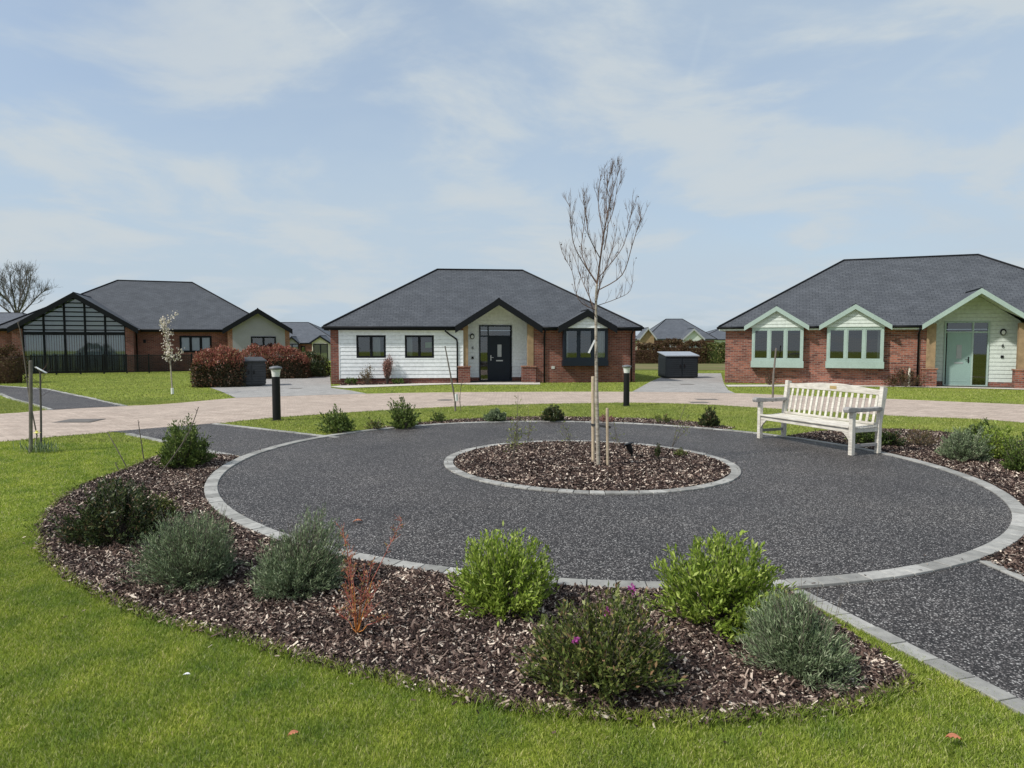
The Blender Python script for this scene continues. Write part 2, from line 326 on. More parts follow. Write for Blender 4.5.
# base terrain: fine grid near, coarse far
xs = sorted(set([-900, -500, -250, -140, -90, -70]+[-60+i for i in range(0, 36)]+[-24+.5*i for i in range(0, 97)]+[25+i for i in range(0, 36)]+[70, 90, 140, 250, 500, 900]))
ys = sorted(set([-60, -20, -8]+[-2+.5*i for i in range(0, 65)]+[31+i for i in range(0, 30)]+[65, 75, 90, 120, 170, 260, 420, 900]))
V = [(x, y, gz(x, y)) for y in ys for x in xs]; nx = len(xs)
Fq = [(j*nx+i, j*nx+i+1, (j+1)*nx+i+1, (j+1)*nx+i) for j in range(len(ys)-1) for i in range(nx-1)]
tag(npmesh('ground', V, Fq, 'turf'), kind='structure')
near = UP([(-160, 455), (0, 442), (50, 437.3), (109, 432.5), (160, 428.5), (215, 424), (256, 419.5), (300, 416), (356, 412.2), (420, 408.5), (481, 405.8), (560, 403.8), (637, 403), (700, 404.5), (752, 407.5), (820, 411.5), (894, 416), (970, 419), (1024, 423), (1200, 440)])
far = UP([(-160, 421), (0, 414), (50, 410), (125, 406), (160, 404.5), (235, 398), (300, 395.6), (356, 394), (430, 392.6), (512, 392), (632, 391.8), (727, 393), (820, 396.5), (890, 399), (960, 402), (1024, 404.6), (1200, 413)])
near = smooth_poly(near); far = smooth_poly(far)
road = near+far[::-1]; sheet('road', road, 'block_paving', .004)
PATH_L = UP([(246, 459.5), (197, 449), (125, 433.4), (109, 432.0), (215, 423.5), (336, 438.5)])+[ringpt(2.3, 4.4), ringpt(2.6, 4.4), ringpt(2.9, 4.4)]
a1, a2 = U(843.5, 617.5), U(1024, 711); dl = (a2-a1).normalized(); b1, b2 = U(984, 562), U(1024, 579.5); dr = (b2-b1).normalized()
PATH_R = [tuple((a1-dl*.9)[:2]), tuple((a2+dl*3)[:2]), tuple((b2+dr*4.5)[:2]), tuple((b1-dr*.5)[:2])]
p1 = UP([(246, 459), (222, 453), (197, 448.5), (160, 456), (126, 470), (83, 486), (53, 506), (36, 531), (43, 556), (66, 579), (110, 602.5), (166, 624), (226, 638), (276, 654), (345, 672), (420, 690), (508, 710), (575, 718), (640, 721.5), (700, 723), (762, 720.6), (820, 716), (859, 709), (890, 698), (915, 684)])
BED_F = smooth_poly(p1, 3)+[tuple((a1-dl*.8)[:2]), (CX, CY)]
p2 = UP([(342, 436), (370, 430), (400, 425.5), (440, 421.5), (480, 418.8), (520, 417.4), (560, 417.2), (640, 419), (690, 422), (735, 428.5)])
BED_B = smooth_poly(p2, 3)+[ringpt(.9, 4.3), ringpt(1.2, 4.3), ringpt(1.5, 4.3), ringpt(1.8, 4.3), ringpt(2.1, 4.3)]
p3 = UP([(790, 436.5), (815, 432.5), (850, 430), (890, 429.6), (936, 432.2), (990, 438), (1060, 448), (1160, 470)])+[(9.2, 8.4), (9.0, 7.0), (8.0, 5.8)]
BED_R = smooth_poly(p3, 3)+[tuple((b2+dr*2.2)[:2]), tuple((b1-dr*.3)[:2]), (CX, CY)]
for i_, bd in enumerate((BED_F, BED_B, BED_R)): sheet('planting_bed', bd, 'mulch_soil', .004, .35)
sheet('path', PATH_L, 'resin', .008); sheet('path', PATH_R, 'resin', .008)
sheet('path', [ringpt(2*math.pi*i/96, RO+.02) for i in range(96)], 'resin', .012, .35)
sheet('planting_bed', [ringpt(2*math.pi*i/64, RI-.06) for i in range(64)], 'mulch_soil', .016, .3)
PATH_H = UP([(-40, 384), (0, 386), (47, 389), (90, 398), (125, 406.3), (88, 408), (50, 410.3), (0, 393.5), (-40, 390)])
sheet('path', PATH_H, 'resin', .008)
DRV1 = UP([(236, 398), (222, 392), (205, 386), (215, 381), (245, 378), (300, 375.5), (330, 375.5), (331, 388), (350, 390.5), (367, 393.8), (300, 395.8)]); sheet('driveway', DRV1, 'grey_paving', .008)
DRV2 = UP([(632, 392), (650, 382), (664, 376), (690, 373.4), (721, 373.4), (724, 384), (728, 390), (735, 393.4), (690, 392.4)]); sheet('driveway', DRV2, 'grey_paving', .008)
WALK2 = UP([(329, 387), (344, 388.6), (400, 386.3), (455, 384.4), (470, 384.8), (540, 384.8), (540, 382.3), (524, 381.0), (466, 381.2), (400, 384.6), (340, 386)]); sheet('pavement', WALK2, 'concrete', .02)
WALK3 = UP([(725, 385.3), (728, 387), (800, 386.8), (890, 387), (960, 388.3), (1024, 390), (1150, 393.8), (1150, 391), (1024, 386.6), (940, 384.0), (850, 384.3)]); sheet('pavement', WALK3, 'concrete', .02)
SOIL2 = UP([(340, 386), (400, 384.6), (462, 382.3), (460, 380.3), (340, 382.5)]); sheet('planting_bed', SOIL2, 'mulch_soil', .008)
FIELD = [(5, 43), (24, 43), (30, 64), (3, 64)]; sheet('field', FIELD, 'field', .03, 1)
HARD = [np.array(p) for p in (road, PATH_L, PATH_R, BED_F, BED_B, BED_R, PATH_H, DRV1, DRV2, WALK2, WALK3, SOIL2)]

# granite sett edgings
def sett_line(pts, width, off, name='kerb', blk=.2):
    mb = MB(); P = [Vector((p[0], p[1])) for p in pts]
    segs = []; 
    for a, b_ in zip(P[:-1], P[1:]): segs.append((b_-a).length)
    tot = sum(segs); nb = max(2, int(tot/blk))
    def pt(s_):
        s_ = max(0, min(tot-1e-5, s_))
        for a, b_, l_ in zip(P[:-1], P[1:], segs):
            if s_ <= l_: return a.lerp(b_, s_/l_), (b_-a).normalized()
            s_ -= l_
        return P[-1], (P[-1]-P[-2]).normalized()
    for i in range(nb):
        s0 = tot*i/nb+.004; s1 = tot*(i+1)/nb-.004; q = []
        h = off+rnd.uniform(-.0025, .0025)
        for s_, e in ((s0, -1), (s1, -1), (s1, 1), (s0, 1)):
            p, d = pt(s_); nrm = Vector((-d.y, d.x)); c = p+nrm*e*width/2; q.append((c.x, c.y, gz(c.x, c.y)-.05))
        mb.prism(q[::1], (0, 0, .05+h))
    # joint bed just below the block tops
    return tag(mb.build(name, 'sett', bevel=.004), kind='structure')
def arc(r_, a0, a1_, n): return [ringpt(a0+(a1_-a0)*i/n, r_) for i in range(n+1)]
sett_line(arc(RO+SW/2, 0, 2*math.pi, 150), SW, .026, blk=.2); sett_line(arc(RI-.06, 0, 2*math.pi, 80), .125, .028, blk=.17)
sett_line(UP([(244, 459.3), (197, 449.3), (128, 434.5)]), .1, .020); sett_line(UP([(338, 438.2), (214, 424.2)]), .1, .020)
sett_line([tuple((a1-dl*.42)[:2]), tuple((a2+dl*3)[:2])], .115, .020); sett_line([tuple((b1+dr*.02)[:2]), tuple((b2+dr*4)[:2])], .115, .020)
sett_line(UP([(-30, 384.6), (0, 386), (47, 389.2), (90, 398), (125, 406.2)]), .14, .016, blk=.4); sett_line(UP([(-20, 391.5), (0, 393.7), (50, 410)]), .14, .016, blk=.4)

# ------------------------------------------------------------------ grass blades, bark chips
def in_any(G, polys):
    r_ = np.zeros(len(G), bool)
    for p in polys: r_ |= inside(G, p)
    return r_
def in_ring(G, r_): return (G[:, 0]-CX)**2+(G[:, 1]-CY)**2 < r_*r_
def frustum_pts(n, y0, y1, margin=.8):
    y = np.sqrt(rs.uniform(y0*y0, y1*y1, n)); x = rs.uniform(-1, 1, n)*(y*.80+margin); return np.c_[x, y]
def blades(G, h, wd, lean):
    n = len(G); a = rs.uniform(0, 2*math.pi, n); z = gzn(G[:, 0], G[:, 1]); hh = h*rs.uniform(.5, 1.15, n); ww = wd*rs.uniform(.7, 1.3, n)
    la = rs.uniform(0, 2*math.pi, n); ll = hh*lean*rs.uniform(.1, 1., n)
    b0 = np.c_[G[:, 0], G[:, 1], z]; s_ = np.c_[np.cos(a), np.sin(a), 0*a]*ww[:, None]/2; ld = np.c_[np.cos(la), np.sin(la), 0*la]*ll[:, None]
    up = np.c_[0*hh, 0*hh, hh]
    v = np.stack([b0-s_, b0+s_, b0+s_*.7+ld*.4+up*.6, b0+ld+up*(1), b0-s_*.7+ld*.4+up*.6], 1).reshape(-1, 3)
    f = np.arange(n)[:, None]*5
    return v, f
def grass(name, n, y0, y1, h, wd, lean=.8, m='blade'):
    G = frustum_pts(n, y0, y1); G = G[~in_any(G, HARD) & ~in_ring(G, RO+SW)]
    v, f = blades(G, h, wd, lean); Fc = f+np.array([0, 1, 2, 3, 4])
    return tag(npmesh(name, v, Fc, m), kind='stuff', label='short mown green lawn grass', cat='grass')
grass('lawn_grass', 900000, 2.2, 5.6, .023, .0032, 1.0)
grass('lawn_grass', 380000, 5.6, 10.5, .024, .0060, 1.0)
grass('lawn_grass', 300000, 10.5, 20, .032, .011, .9, 'verge_blade')
grass('lawn_grass', 200000, 20, 42, .035, .022, .8, 'verge_blade')
# ragged tufts along the edge of the front bed
E_ = np.array(smooth_poly(p1, 40)); E_ = np.repeat(E_, 14, 0)+rs.normal(0, .022, (len(E_)*14, 2)); E_ = E_[~in_ring(E_, RO+SW)&~inside(E_, np.array(PATH_L))]
v, f = blades(E_, .05, .004, 1.1); tag(npmesh('lawn_edge_grass', v, f+np.arange(5), 'blade'), kind='stuff', label='ragged longer grass along the cut lawn edge', cat='grass')
def chips(G, l0, l1, w0, w1, zt, base):
    n = len(G); a = rs.uniform(0, 2*math.pi, n); l_ = rs.uniform(l0, l1, n)*rs.uniform(.5, 1, n); w_ = rs.uniform(w0, w1, n)
    tilt = rs.normal(0, .32, n); roll = rs.normal(0, .5, n)
    u = np.c_[np.cos(a)*np.cos(tilt), np.sin(a)*np.cos(tilt), np.sin(tilt)]; s_ = np.c_[-np.sin(a)*np.cos(roll), np.cos(a)*np.cos(roll), np.sin(roll)]
    nn = np.cross(u, s_); z = gzn(G[:, 0], G[:, 1])+base+rs.uniform(0, 1, n)**1.3*zt+np.abs(np.sin(tilt))*l_*.3
    c = np.c_[G[:, 0], G[:, 1], z]; L_ = (l_/2)[:, None]; W_ = (w_/2)[:, None]; th = (w_*.28)[:, None]
    j = lambda: rs.uniform(.65, 1.15, n)[:, None]
    v = np.stack([c-u*L_*j()-s_*W_*j(), c-u*L_*j()+s_*W_*j(), c+u*L_*j()+s_*W_*j(), c+u*L_*j()-s_*W_*j(), c-u*L_*.8+nn*th*j(), c+u*L_*.8+nn*th*j()], 1).reshape(-1, 3)
    f = np.arange(n)[:, None, None]*6+np.array([[0, 1, 4, 4], [1, 2, 5, 4], [2, 3, 5, 5], [3, 0, 4, 5]])[None]
    q = np.arange(n)[:, None, None]*6+np.array([[1, 2, 5, 4], [3, 0, 4, 5]])[None]
    return v, q.reshape(-1, 4)
def mulch(n, box, test, l0, l1, w0, w1, zt=.022, base=.006):
    G = np.c_[rs.uniform(box[0], box[1], n), rs.uniform(box[2], box[3], n)]; G = G[test(G)]
    v, q = chips(G, l0, l1, w0, w1, zt, base); return tag(npmesh('bark_mulch', v, q, 'bark'), kind='stuff', label='loose brown and grey bark chips', cat='bark mulch')
notpath = lambda G: ~inside(G, np.array(PATH_R)) & ~inside(G, np.array(PATH_L))
bf = np.array(BED_F); jit = lambda G: G+rs.normal(0, .015, G.shape)
mulch(620000, (-6, 3.6, 2.6, 5.2), lambda G: inside(jit(G), bf) & ~in_ring(G, RO+SW+.01) & notpath(G), .02, .075, .006, .017)
mulch(220000, (-6, 0, 5.2, 9.5), lambda G: inside(jit(G), bf) & ~in_ring(G, RO+SW+.01) & notpath(G), .025, .06, .008, .016)
mulch(120000, (-5, 6, 10, 16), lambda G: (inside(G, np.array(BED_B))) & ~in_ring(G, RO+SW+.01), .03, .07, .012, .022)
mulch(260000, (3.5, 10, 4, 14), lambda G: (inside(G, np.array(BED_R))) & ~in_ring(G, RO+SW+.01) & notpath(G), .03, .065, .01, .02)
def spill(G): rr_ = np.hypot(G[:, 0]-CX, G[:, 1]-CY); a_ = np.arctan2(G[:, 1]-CY, G[:, 0]-CX); return ((rr_ > RO-.25*rs.rand(len(G))**2) & (rr_ < RO+SW) & ((a_ < -1.0) | (a_ > 2.9)) & (rs.rand(len(G)) < .5)) | ((rr_ > RI-.1) & (rr_ < RI+.3*rs.rand(len(G))**3))
mulch(7000, (-4, 6, 4, 14), spill, .015, .04, .005, .012, .004, .030)
def spill2(G): return inside(G+rs.normal(0, .09, G.shape), bf) & ~inside(G, bf) & ~in_ring(G, RO+SW+.1) & notpath(G) & (rs.rand(len(G)) < .25)
mulch(60000, (-6, 3.6, 2.6, 9), spill2, .02, .05, .006, .012, .02, .012)
mulch(60000, (CX-2, CX+2, CY-2, CY+2), lambda G: in_ring(G, RI-.14), .03, .07, .011, .024, .022, .012)
mulch(20000, (-8, 6, 26, 32), lambda G: inside(G, np.array(SOIL2)), .05, .09, .02, .04)

# ------------------------------------------------------------------ houses
def rot2(th): return Vector((math.cos(th), math.sin(th), 0)), Vector((-math.sin(th), math.cos(th), 0))
class House:
    """local frame: x along the front wall, y back into the house, z up; origin front left foot of the wall"""
    def __init__(s, name, label, eave_xy, th, W, D, ze, zr, oh=.25, zg=-.12, group=None):
        s.u, s.n = rot2(th); o = Vector((eave_xy[0], eave_xy[1], zg))+s.u*oh+s.n*oh
        s.o = o; s.W = W-2*oh; s.D = D-2*oh; s.ze = ze; s.zr = zr; s.oh = oh; s.pitch = (zr-ze)/(D/2); s.zg = zg
        s.root = empty(name, o, th, label, 'house', group); s.gables = []
    def hp(s, px, py, v=0.):
        d = ray(px, py); c = Vector((0, 0, CAMH)); t_ = (s.o+s.n*v-c).dot(s.n)/d.dot(s.n); p = c+d*t_-s.o
        return p.dot(s.u), p.z
    def X(s, px, v=0., py=355): return s.hp(px, py, v)[0]
    def Z(s, px, py, v=0.): return s.hp(px, py, v)[1]
    def gable(s, x0, x1, zt, proj): s.gables.append((x0, x1, zt, proj)); s.gables.sort(); return (x0, x1, zt, proj)
    def roof(s, slate='slate', trim='black_trim', ridge='black_trim', barge=None, barge_h=.26, gutter='black_trim', soffit='white_board'):
        oh, W, D, ze, zr = s.oh, s.W, s.D, s.ze, s.zr; x0, x1, y0, y1 = -oh, W+oh, -oh, D+oh; h = min((y1-y0)/2, (x1-x0)*.38); ym = (y0+y1)/2; barge = barge or trim
        p_ = (zr-ze)/(ym-y0); ph = (zr-ze)/h; pts = [(x0, y0, ze)]; outer = set(); right_end = [(x1, y0, ze)]
        for (a, b_, zt, pj) in s.gables:
            c = (a+b_)/2; sl = (zt-ze)/(c-a)
            if ze+ph*(c-x0) < zt:                     # wing wider than the main roof corner, left
                x = (sl*b_+ph*x0)/(sl+ph); z = ze+ph*(x-x0); pts = [(x, y0+(z-ze)/p_, z), (b_, y0, ze)]; outer.add(a)
            elif ze+ph*(x1-c) < zt:                   # the same at the right corner
                x = (sl*a+ph*x1)/(sl+ph); z = ze+ph*(x1-x); pts += [(a, y0, ze), (x, y0+(z-ze)/p_, z)]; right_end = []; outer.add(a)
            else: pts += ([(a, y0, ze)] if a > x0+.02 else [])+[(c, y0+(zt-ze)/s.pitch, zt)]+([(b_, y0, ze)] if b_ < x1-.02 else [])
        pts += right_end+[(x1-h, ym, zr), (x0+h, ym, zr)]
        m_ = MB(); m_.poly(pts); m_.poly([(x1, y0, ze), (x1, y1, ze), (x1-h, ym, zr)]); m_.poly([(x1, y1, ze), (x0, y1, ze), (x0+h, ym, zr), (x1-h, ym, zr)]); m_.poly([(x0, y1, ze), (x0, y0, ze), (x0+h, ym, zr)])
        for (a, b_, zt, pj) in s.gables:
            c = (a+b_)/2; yf = y0-pj; yb = y0+(zt-ze)/s.pitch
            if a in outer:
                m_.poly([(a, yf, ze), (c, yf, zt), (c, yb, zt), (a, yb, ze)][::-1]); m_.poly([(b_, yf, ze), (c, yf, zt), (c, yb, zt), (b_, yb, ze)]); m_.poly([(b_, yb, ze-.1), (a, yb, ze-.1), (c, yb, zt-.02)]); continue
            m_.poly([(a, yf, ze), (c, yf, zt), (c, yb, zt), (a, y0, ze)][::-1]); m_.poly([(b_, yf, ze), (c, yf, zt), (c, yb, zt), (b_, y0, ze)])
        o = m_.build('roof', slate, s.root)
        # ridge and hip tiles
        r_ = MB(); e = .02
        for a, b_ in (((x0+h, ym, zr), (x1-h, ym, zr)), ((x0, y0, ze), (x0+h, ym, zr)), ((x1, y0, ze), (x1-h, ym, zr)), ((x0, y1, ze), (x0+h, ym, zr)), ((x1, y1, ze), (x1-h, ym, zr))):
            r_.tube([a, b_], .055, 6)
        for (a, b_, zt, pj) in s.gables: r_.tube([((a+b_)/2, y0-pj, zt), ((a+b_)/2, y0+(zt-ze)/s.pitch, zt)], .045, 6)
        r_.build('ridge_tiles', ridge, o)
        # fascia + soffit between gables, gutter
        f_ = MB(); g_ = MB(); so_ = MB(); cuts = [x0]
        for (a, b_, zt, pj) in s.gables: cuts += [a, b_]
        cuts.append(x1)
        for i in range(0, len(cuts), 2):
            a, b_ = max(x0, cuts[i]), min(x1, cuts[i+1])
            if b_-a < .05: continue
            MB().box(a, b_, y0-.005, y0+.02, ze-.17, ze-.012).build('fascia', trim, s.root); MB().tube([(a, y0-.05, ze-.05), (b_, y0-.05, ze-.05)], .055, 8).build('gutter', gutter, s.root, smooth=True); MB().box(a, b_, y0+.022, 0, ze-.16, ze-.14).build('soffit', soffit, s.root)
        MB().box(x0, x1, y1-.02, y1+.005, ze-.17, ze-.012).build('fascia', trim, s.root); MB().box(x0-.005, x0+.02, y0+.022, y1-.022, ze-.17, ze-.012).build('fascia', trim, s.root); MB().box(x1-.02, x1+.005, y0+.022, y1-.022, ze-.17, ze-.012).build('fascia', trim, s.root)
        MB().tube([(x0-.05, y0, ze-.05), (x0-.05, y1, ze-.05)], .055, 8).build('gutter', gutter, s.root, smooth=True); MB().tube([(x1+.05, y0, ze-.05), (x1+.05, y1, ze-.05)], .055, 8).build('gutter', gutter, s.root, smooth=True)
        MB().box(x0+.022, 0, y0+.03, y1-.03, ze-.16, ze-.14).build('soffit', soffit, s.root); MB().box(W, x1-.022, y0+.03, y1-.03, ze-.16, ze-.14).build('soffit', soffit, s.root)
        
        for (a, b_, zt, pj) in s.gables:
            c = (a+b_)/2; yf = y0-pj; bb = MB(); un = MB(); sl_ = (zt-ze)/(c-a); hh = barge_h
            for e_, q in ((a, -1), (b_, 1)):
                bb = MB(); un = MB(); bb.prism([(e_, yf-.045, ze+.015), (c, yf-.045, zt+.015), (c, yf-.045, zt+.015-hh), (e_, yf-.045, ze+.015-hh)], (0, .04, 0))
                un.poly([(e_, yf, ze-.06), (c, yf, zt-.06), (c, y0+(zt-ze)/s.pitch, zt-.06), (e_, y0+.0, ze-.06)])
                bb.build('barge_board', barge, s.root); un.build('gable_soffit', soffit, s.root)
    def shell(s, holes, m='brick', ztop=None, skip=()):
        """front wall with holes [(x0,x1,z0,z1)], plus the other three walls"""
        zt = ztop or s.ze-.02; holes = [(a, b_, max(c, -.3), min(d, zt)) for a, b_, c, d in holes]; skip = [(a, b_, max(c, -.3), min(d, zt)) for a, b_, c, d in skip]
        xs_ = sorted({0, s.W, *[h[0] for h in holes], *[h[1] for h in holes]}); zs_ = sorted({-.3, zt, *[h[2] for h in holes], *[h[3] for h in holes]})
        w_ = MB()
        for i in range(len(xs_)-1):
            for j in range(len(zs_)-1):
                xm = (xs_[i]+xs_[i+1])/2; zm = (zs_[j]+zs_[j+1])/2
                if any(h[0] < xm < h[1] and h[2] < zm < h[3] for h in holes): continue
                w_.poly([(xs_[i], 0, zs_[j]), (xs_[i+1], 0, zs_[j]), (xs_[i+1], 0, zs_[j+1]), (xs_[i], 0, zs_[j+1])])
        for a, b_, c, d in holes:
            if (a, b_, c, d) in skip: continue
            w_.poly([(a, 0, c), (a, 0, d), (a, .2, d), (a, .2, c)]); w_.poly([(b_, 0, c), (b_, .2, c), (b_, .2, d), (b_, 0, d)]); w_.poly([(a, 0, d), (b_, 0, d), (b_, .2, d), (a, .2, d)]); w_.poly([(a, 0, c), (a, .2, c), (b_, .2, c), (b_, 0, c)])
        W, D = s.W, s.D
        w_.poly([(W, 0, -.3), (W, D, -.3), (W, D, zt), (W, 0, zt)]); w_.poly([(W, D, -.3), (0, D, -.3), (0, D, zt), (W, D, zt)]); w_.poly([(0, D, -.3), (0, 0, -.3), (0, 0, zt), (0, D, zt)])
        MB().box(.05, W-.05, .05, D-.05, -.1, .04).build('floor', 'interior', s.root)
        return w_.build('wall', m, s.root)
def boards(mb, x0, x1, z0, z1, y, holes=(), pitch=.16, lip=.016, top=None):
    z = z0
    while z < z1-1e-4:
        zt = min(z+pitch, z1); cuts = sorted({x0, x1, *[max(x0, min(x1, h[0])) for h in holes if h[2] < zt and h[3] > z], *[max(x0, min(x1, h[1])) for h in holes if h[2] < zt and h[3] > z]})
        for a, b_ in zip(cuts[:-1], cuts[1:]):
            xm = (a+b_)/2
            for lo, hi in [(z, zt)]:
                hs = [h for h in holes if h[0] < xm < h[1] and h[2] < hi and h[3] > lo]
                segs = [(lo, hi)]
                for h in hs: segs = [q for (c, d) in segs for q in ((c, min(d, h[2])), (max(c, h[3]), d)) if q[1]-q[0] > .004]
                for c, d in segs:
                    yc = y-lip*(1-(c-z)/pitch); yd = y-lip*(1-(d-z)/pitch); A, B = a, b_
                    if top: # clip against gable slopes: top(z)->(xl,xr)
                        l0, r0 = top(c); l1, r1 = top(d); c = c+.009 if d-c > .05 else c; mb.poly([(max(A, l0), y+.016, c-.009), (min(B, r0), y+.016, c-.009), (min(B, r0), y+.016, c), (max(A, l0), y+.016, c)]) if min(B, r0) > max(A, l0) else None; q = [(max(A, l0), yc, c), (min(B, r0), yc, c), (min(B, r1), yd, d), (max(A, l1), yd, d)]
                        if q[0][0] >= q[1][0]: continue
                        if q[3][0] > q[2][0]: mid = (q[3][0]+q[2][0])/2; q[2] = (mid, yd, d); q[3] = (mid, yd, d)
                        mb.poly(q); mb.poly([(q[0][0], y+.016, c), (q[1][0], y+.016, c), q[1], q[0]])
                    else:
                        g_ = c+.009 if c <= z+1e-6 and d-c > .05 else c; mb.poly([(A, yc, g_), (B, yc, g_), (B, yd, d), (A, yd, d)]); mb.poly([(A, y+.016, g_), (B, y+.016, g_), (B, yc, g_), (A, yc, g_)])
                        if g_ > c: mb.poly([(A, y+.016, c), (B, y+.016, c), (B, y+.016, g_), (A, y+.016, g_)])
        z = zt
    return mb
def window(h, x0, x1, z0, z1, y, n, m, bar=.06, sash=.035, curtain=None, label=None, blind=None):
    f = MB(); f.box(x0, x1, y, y+.07, z0, z0+bar).box(x0, x1, y, y+.07, z1-bar, z1); g = MB(); step = (x1-x0-bar)/n
    for i in range(n+1): c = x0+bar/2+step*i; f.box(c-bar/2, c+bar/2, y+.001, y+.069, z0+bar, z1-bar)
    for i in range(n):                                # opening sashes
        a = x0+bar/2+step*i+bar/2; b_ = a+step-bar; c0, c1 = z0+bar, z1-bar
        f.box(a, b_, y+.012, y+.058, c0, c0+sash).box(a, b_, y+.012, y+.058, c1-sash, c1).box(a, a+sash, y+.013, y+.057, c0+sash, c1-sash).box(b_-sash, b_, y+.013, y+.057, c0+sash, c1-sash)
        g.poly([(a, y+.035, c0), (b_, y+.035, c0), (b_, y+.035, c1), (a, y+.035, c1)])
    o = f.build('window', m, h.root)
    if label: o['label'] = label
    g.build('pane', 'glass', o)
    if curtain:
        for a, b_ in curtain:
            c = MB(); k = 10; aa = x0+(x1-x0)*a; bb = x0+(x1-x0)*b_
            for i in range(k): c.poly([(aa+(bb-aa)*i/k, y+.20+.03*(i % 2), z0+.03), (aa+(bb-aa)*(i+1)/k, y+.20+.03*((i+1) % 2), z0+.03), (aa+(bb-aa)*(i+1)/k, y+.20+.03*((i+1) % 2), z1-.03), (aa+(bb-aa)*i/k, y+.20+.03*(i % 2), z1-.03)])
            c.build('curtain', 'curtain', o)
    return o
def bay(h, px0, px1, pyt, pyb, pys, G, frame, infill, n=3, proj=.32, curtain=None):
    """box bay window under its own small gable"""
    v = -proj; x0, x1 = h.X(px0, v), h.X(px1, v); zt = h.ze-.06; pm = (px0+px1)/2; zb = h.Z(pm, pyb, v); zs = h.Z(pm, pys, v)
    o = window(h, x0, x1, zs, zt, v, n, frame, .085, .04, curtain)
    b_ = MB(); b_.box(x0-.03, x1+.03, v-.03, 0, zb, zs-.002); b_.box(x0, x0+.06, v+.072, 0, zs, zt); b_.box(x1-.06, x1, v+.072, 0, zs, zt); b_.build('bay_base', frame, h.root, bevel=.006)
    a, c_, apex, pj = G; mid = (a+c_)/2; sl_ = (apex-h.ze)/(mid-a)
    t_ = MB(); top = lambda z: (a+(z-h.ze+.08)/sl_+.05, c_-(z-h.ze+.08)/sl_-.05)
    boards(t_, a, c_, zt+.002, apex, v-.02, pitch=.14, top=top); t_.build('gable_panel', infill, h.root)
    return (x0+.06, x1-.06, zs, zt)
def door_set(h, px, py, v, leaf_m, frame_m, side='left'):
    """px: frame x0, x1, leaf x0, x1 ; py: top, transom, bottom"""
    fx0, fx1, lx0, lx1 = [h.X(p, v) for p in px]; zt = h.Z(px[0], py[0], v); zm = h.Z(px[0], py[1], v); z0 = .08
    f = MB(); b = .06; y = v-.05
    f.box(fx0, fx1, y, y+.1, zt-b, zt).box(fx0, fx1, y+.002, y+.098, zm-b/2, zm+b/2)
    for c in (fx0+b/2, fx1-b/2, (lx0-b/2 if side == 'left' else lx1+b/2)): f.box(c-b/2, c+b/2, y+.001, y+.099, z0, zt-b)
    f.box(fx0, fx1, y, y+.1, z0-.06, z0)
    o = f.build('door_frame', frame_m, h.root)
    d = MB(); d.box(lx0, lx1, y+.02, y+.075, z0, zm-b/2); cx = (lx0+lx1)/2
    for a_, b_ in ((.10, .14),): d.box(lx0+.12, lx1-.12, y+.014, y+.0201, z0+.12, z0+.16)
    door = d.build('door', leaf_m, h.root, bevel=.004)
    g = MB(); g.box(cx-.09, cx+.09, y+.008, y+.019, z0+1.05, z0+1.6); g.build('door_glazing', 'alu', door)
    lb = MB(); lb.box(cx-.15, cx+.15, y+.006, y+.019, z0+.85, z0+.90); lb.build('letterbox', 'steel' if leaf_m == 'navy' else 'alu', door)
    hx = lx0+.09 if side == 'left' else lx1-.09
    hd = MB(); hd.box(hx-.02, hx+.02, y+.0, y+.019, z0+.88, z0+1.12); hd.beam((hx, y-.03, z0+1.02), (hx+(.12 if side == 'left' else -.12), y-.03, z0+1.02), .02, .02); hd.build('door_handle', 'black_metal' if leaf_m != 'navy' else 'steel', door)
    p = MB()
    sx0, sx1 = (fx0+b, lx0-b) if side == 'left' else (lx1+b, fx1-b)
    for a_, c_, e_, g_ in ((sx0, sx1, z0, zm-b/2), (sx0, sx1, zm+b/2, zt-b), (lx0, lx1, zm+b/2, zt-b)): p.poly([(a_, y+.05, e_), (c_, y+.05, e_), (c_, y+.05, g_), (a_, y+.05, g_)])
    p.build('pane', 'glass', o)
    return fx0, fx1, z0-.06, zt
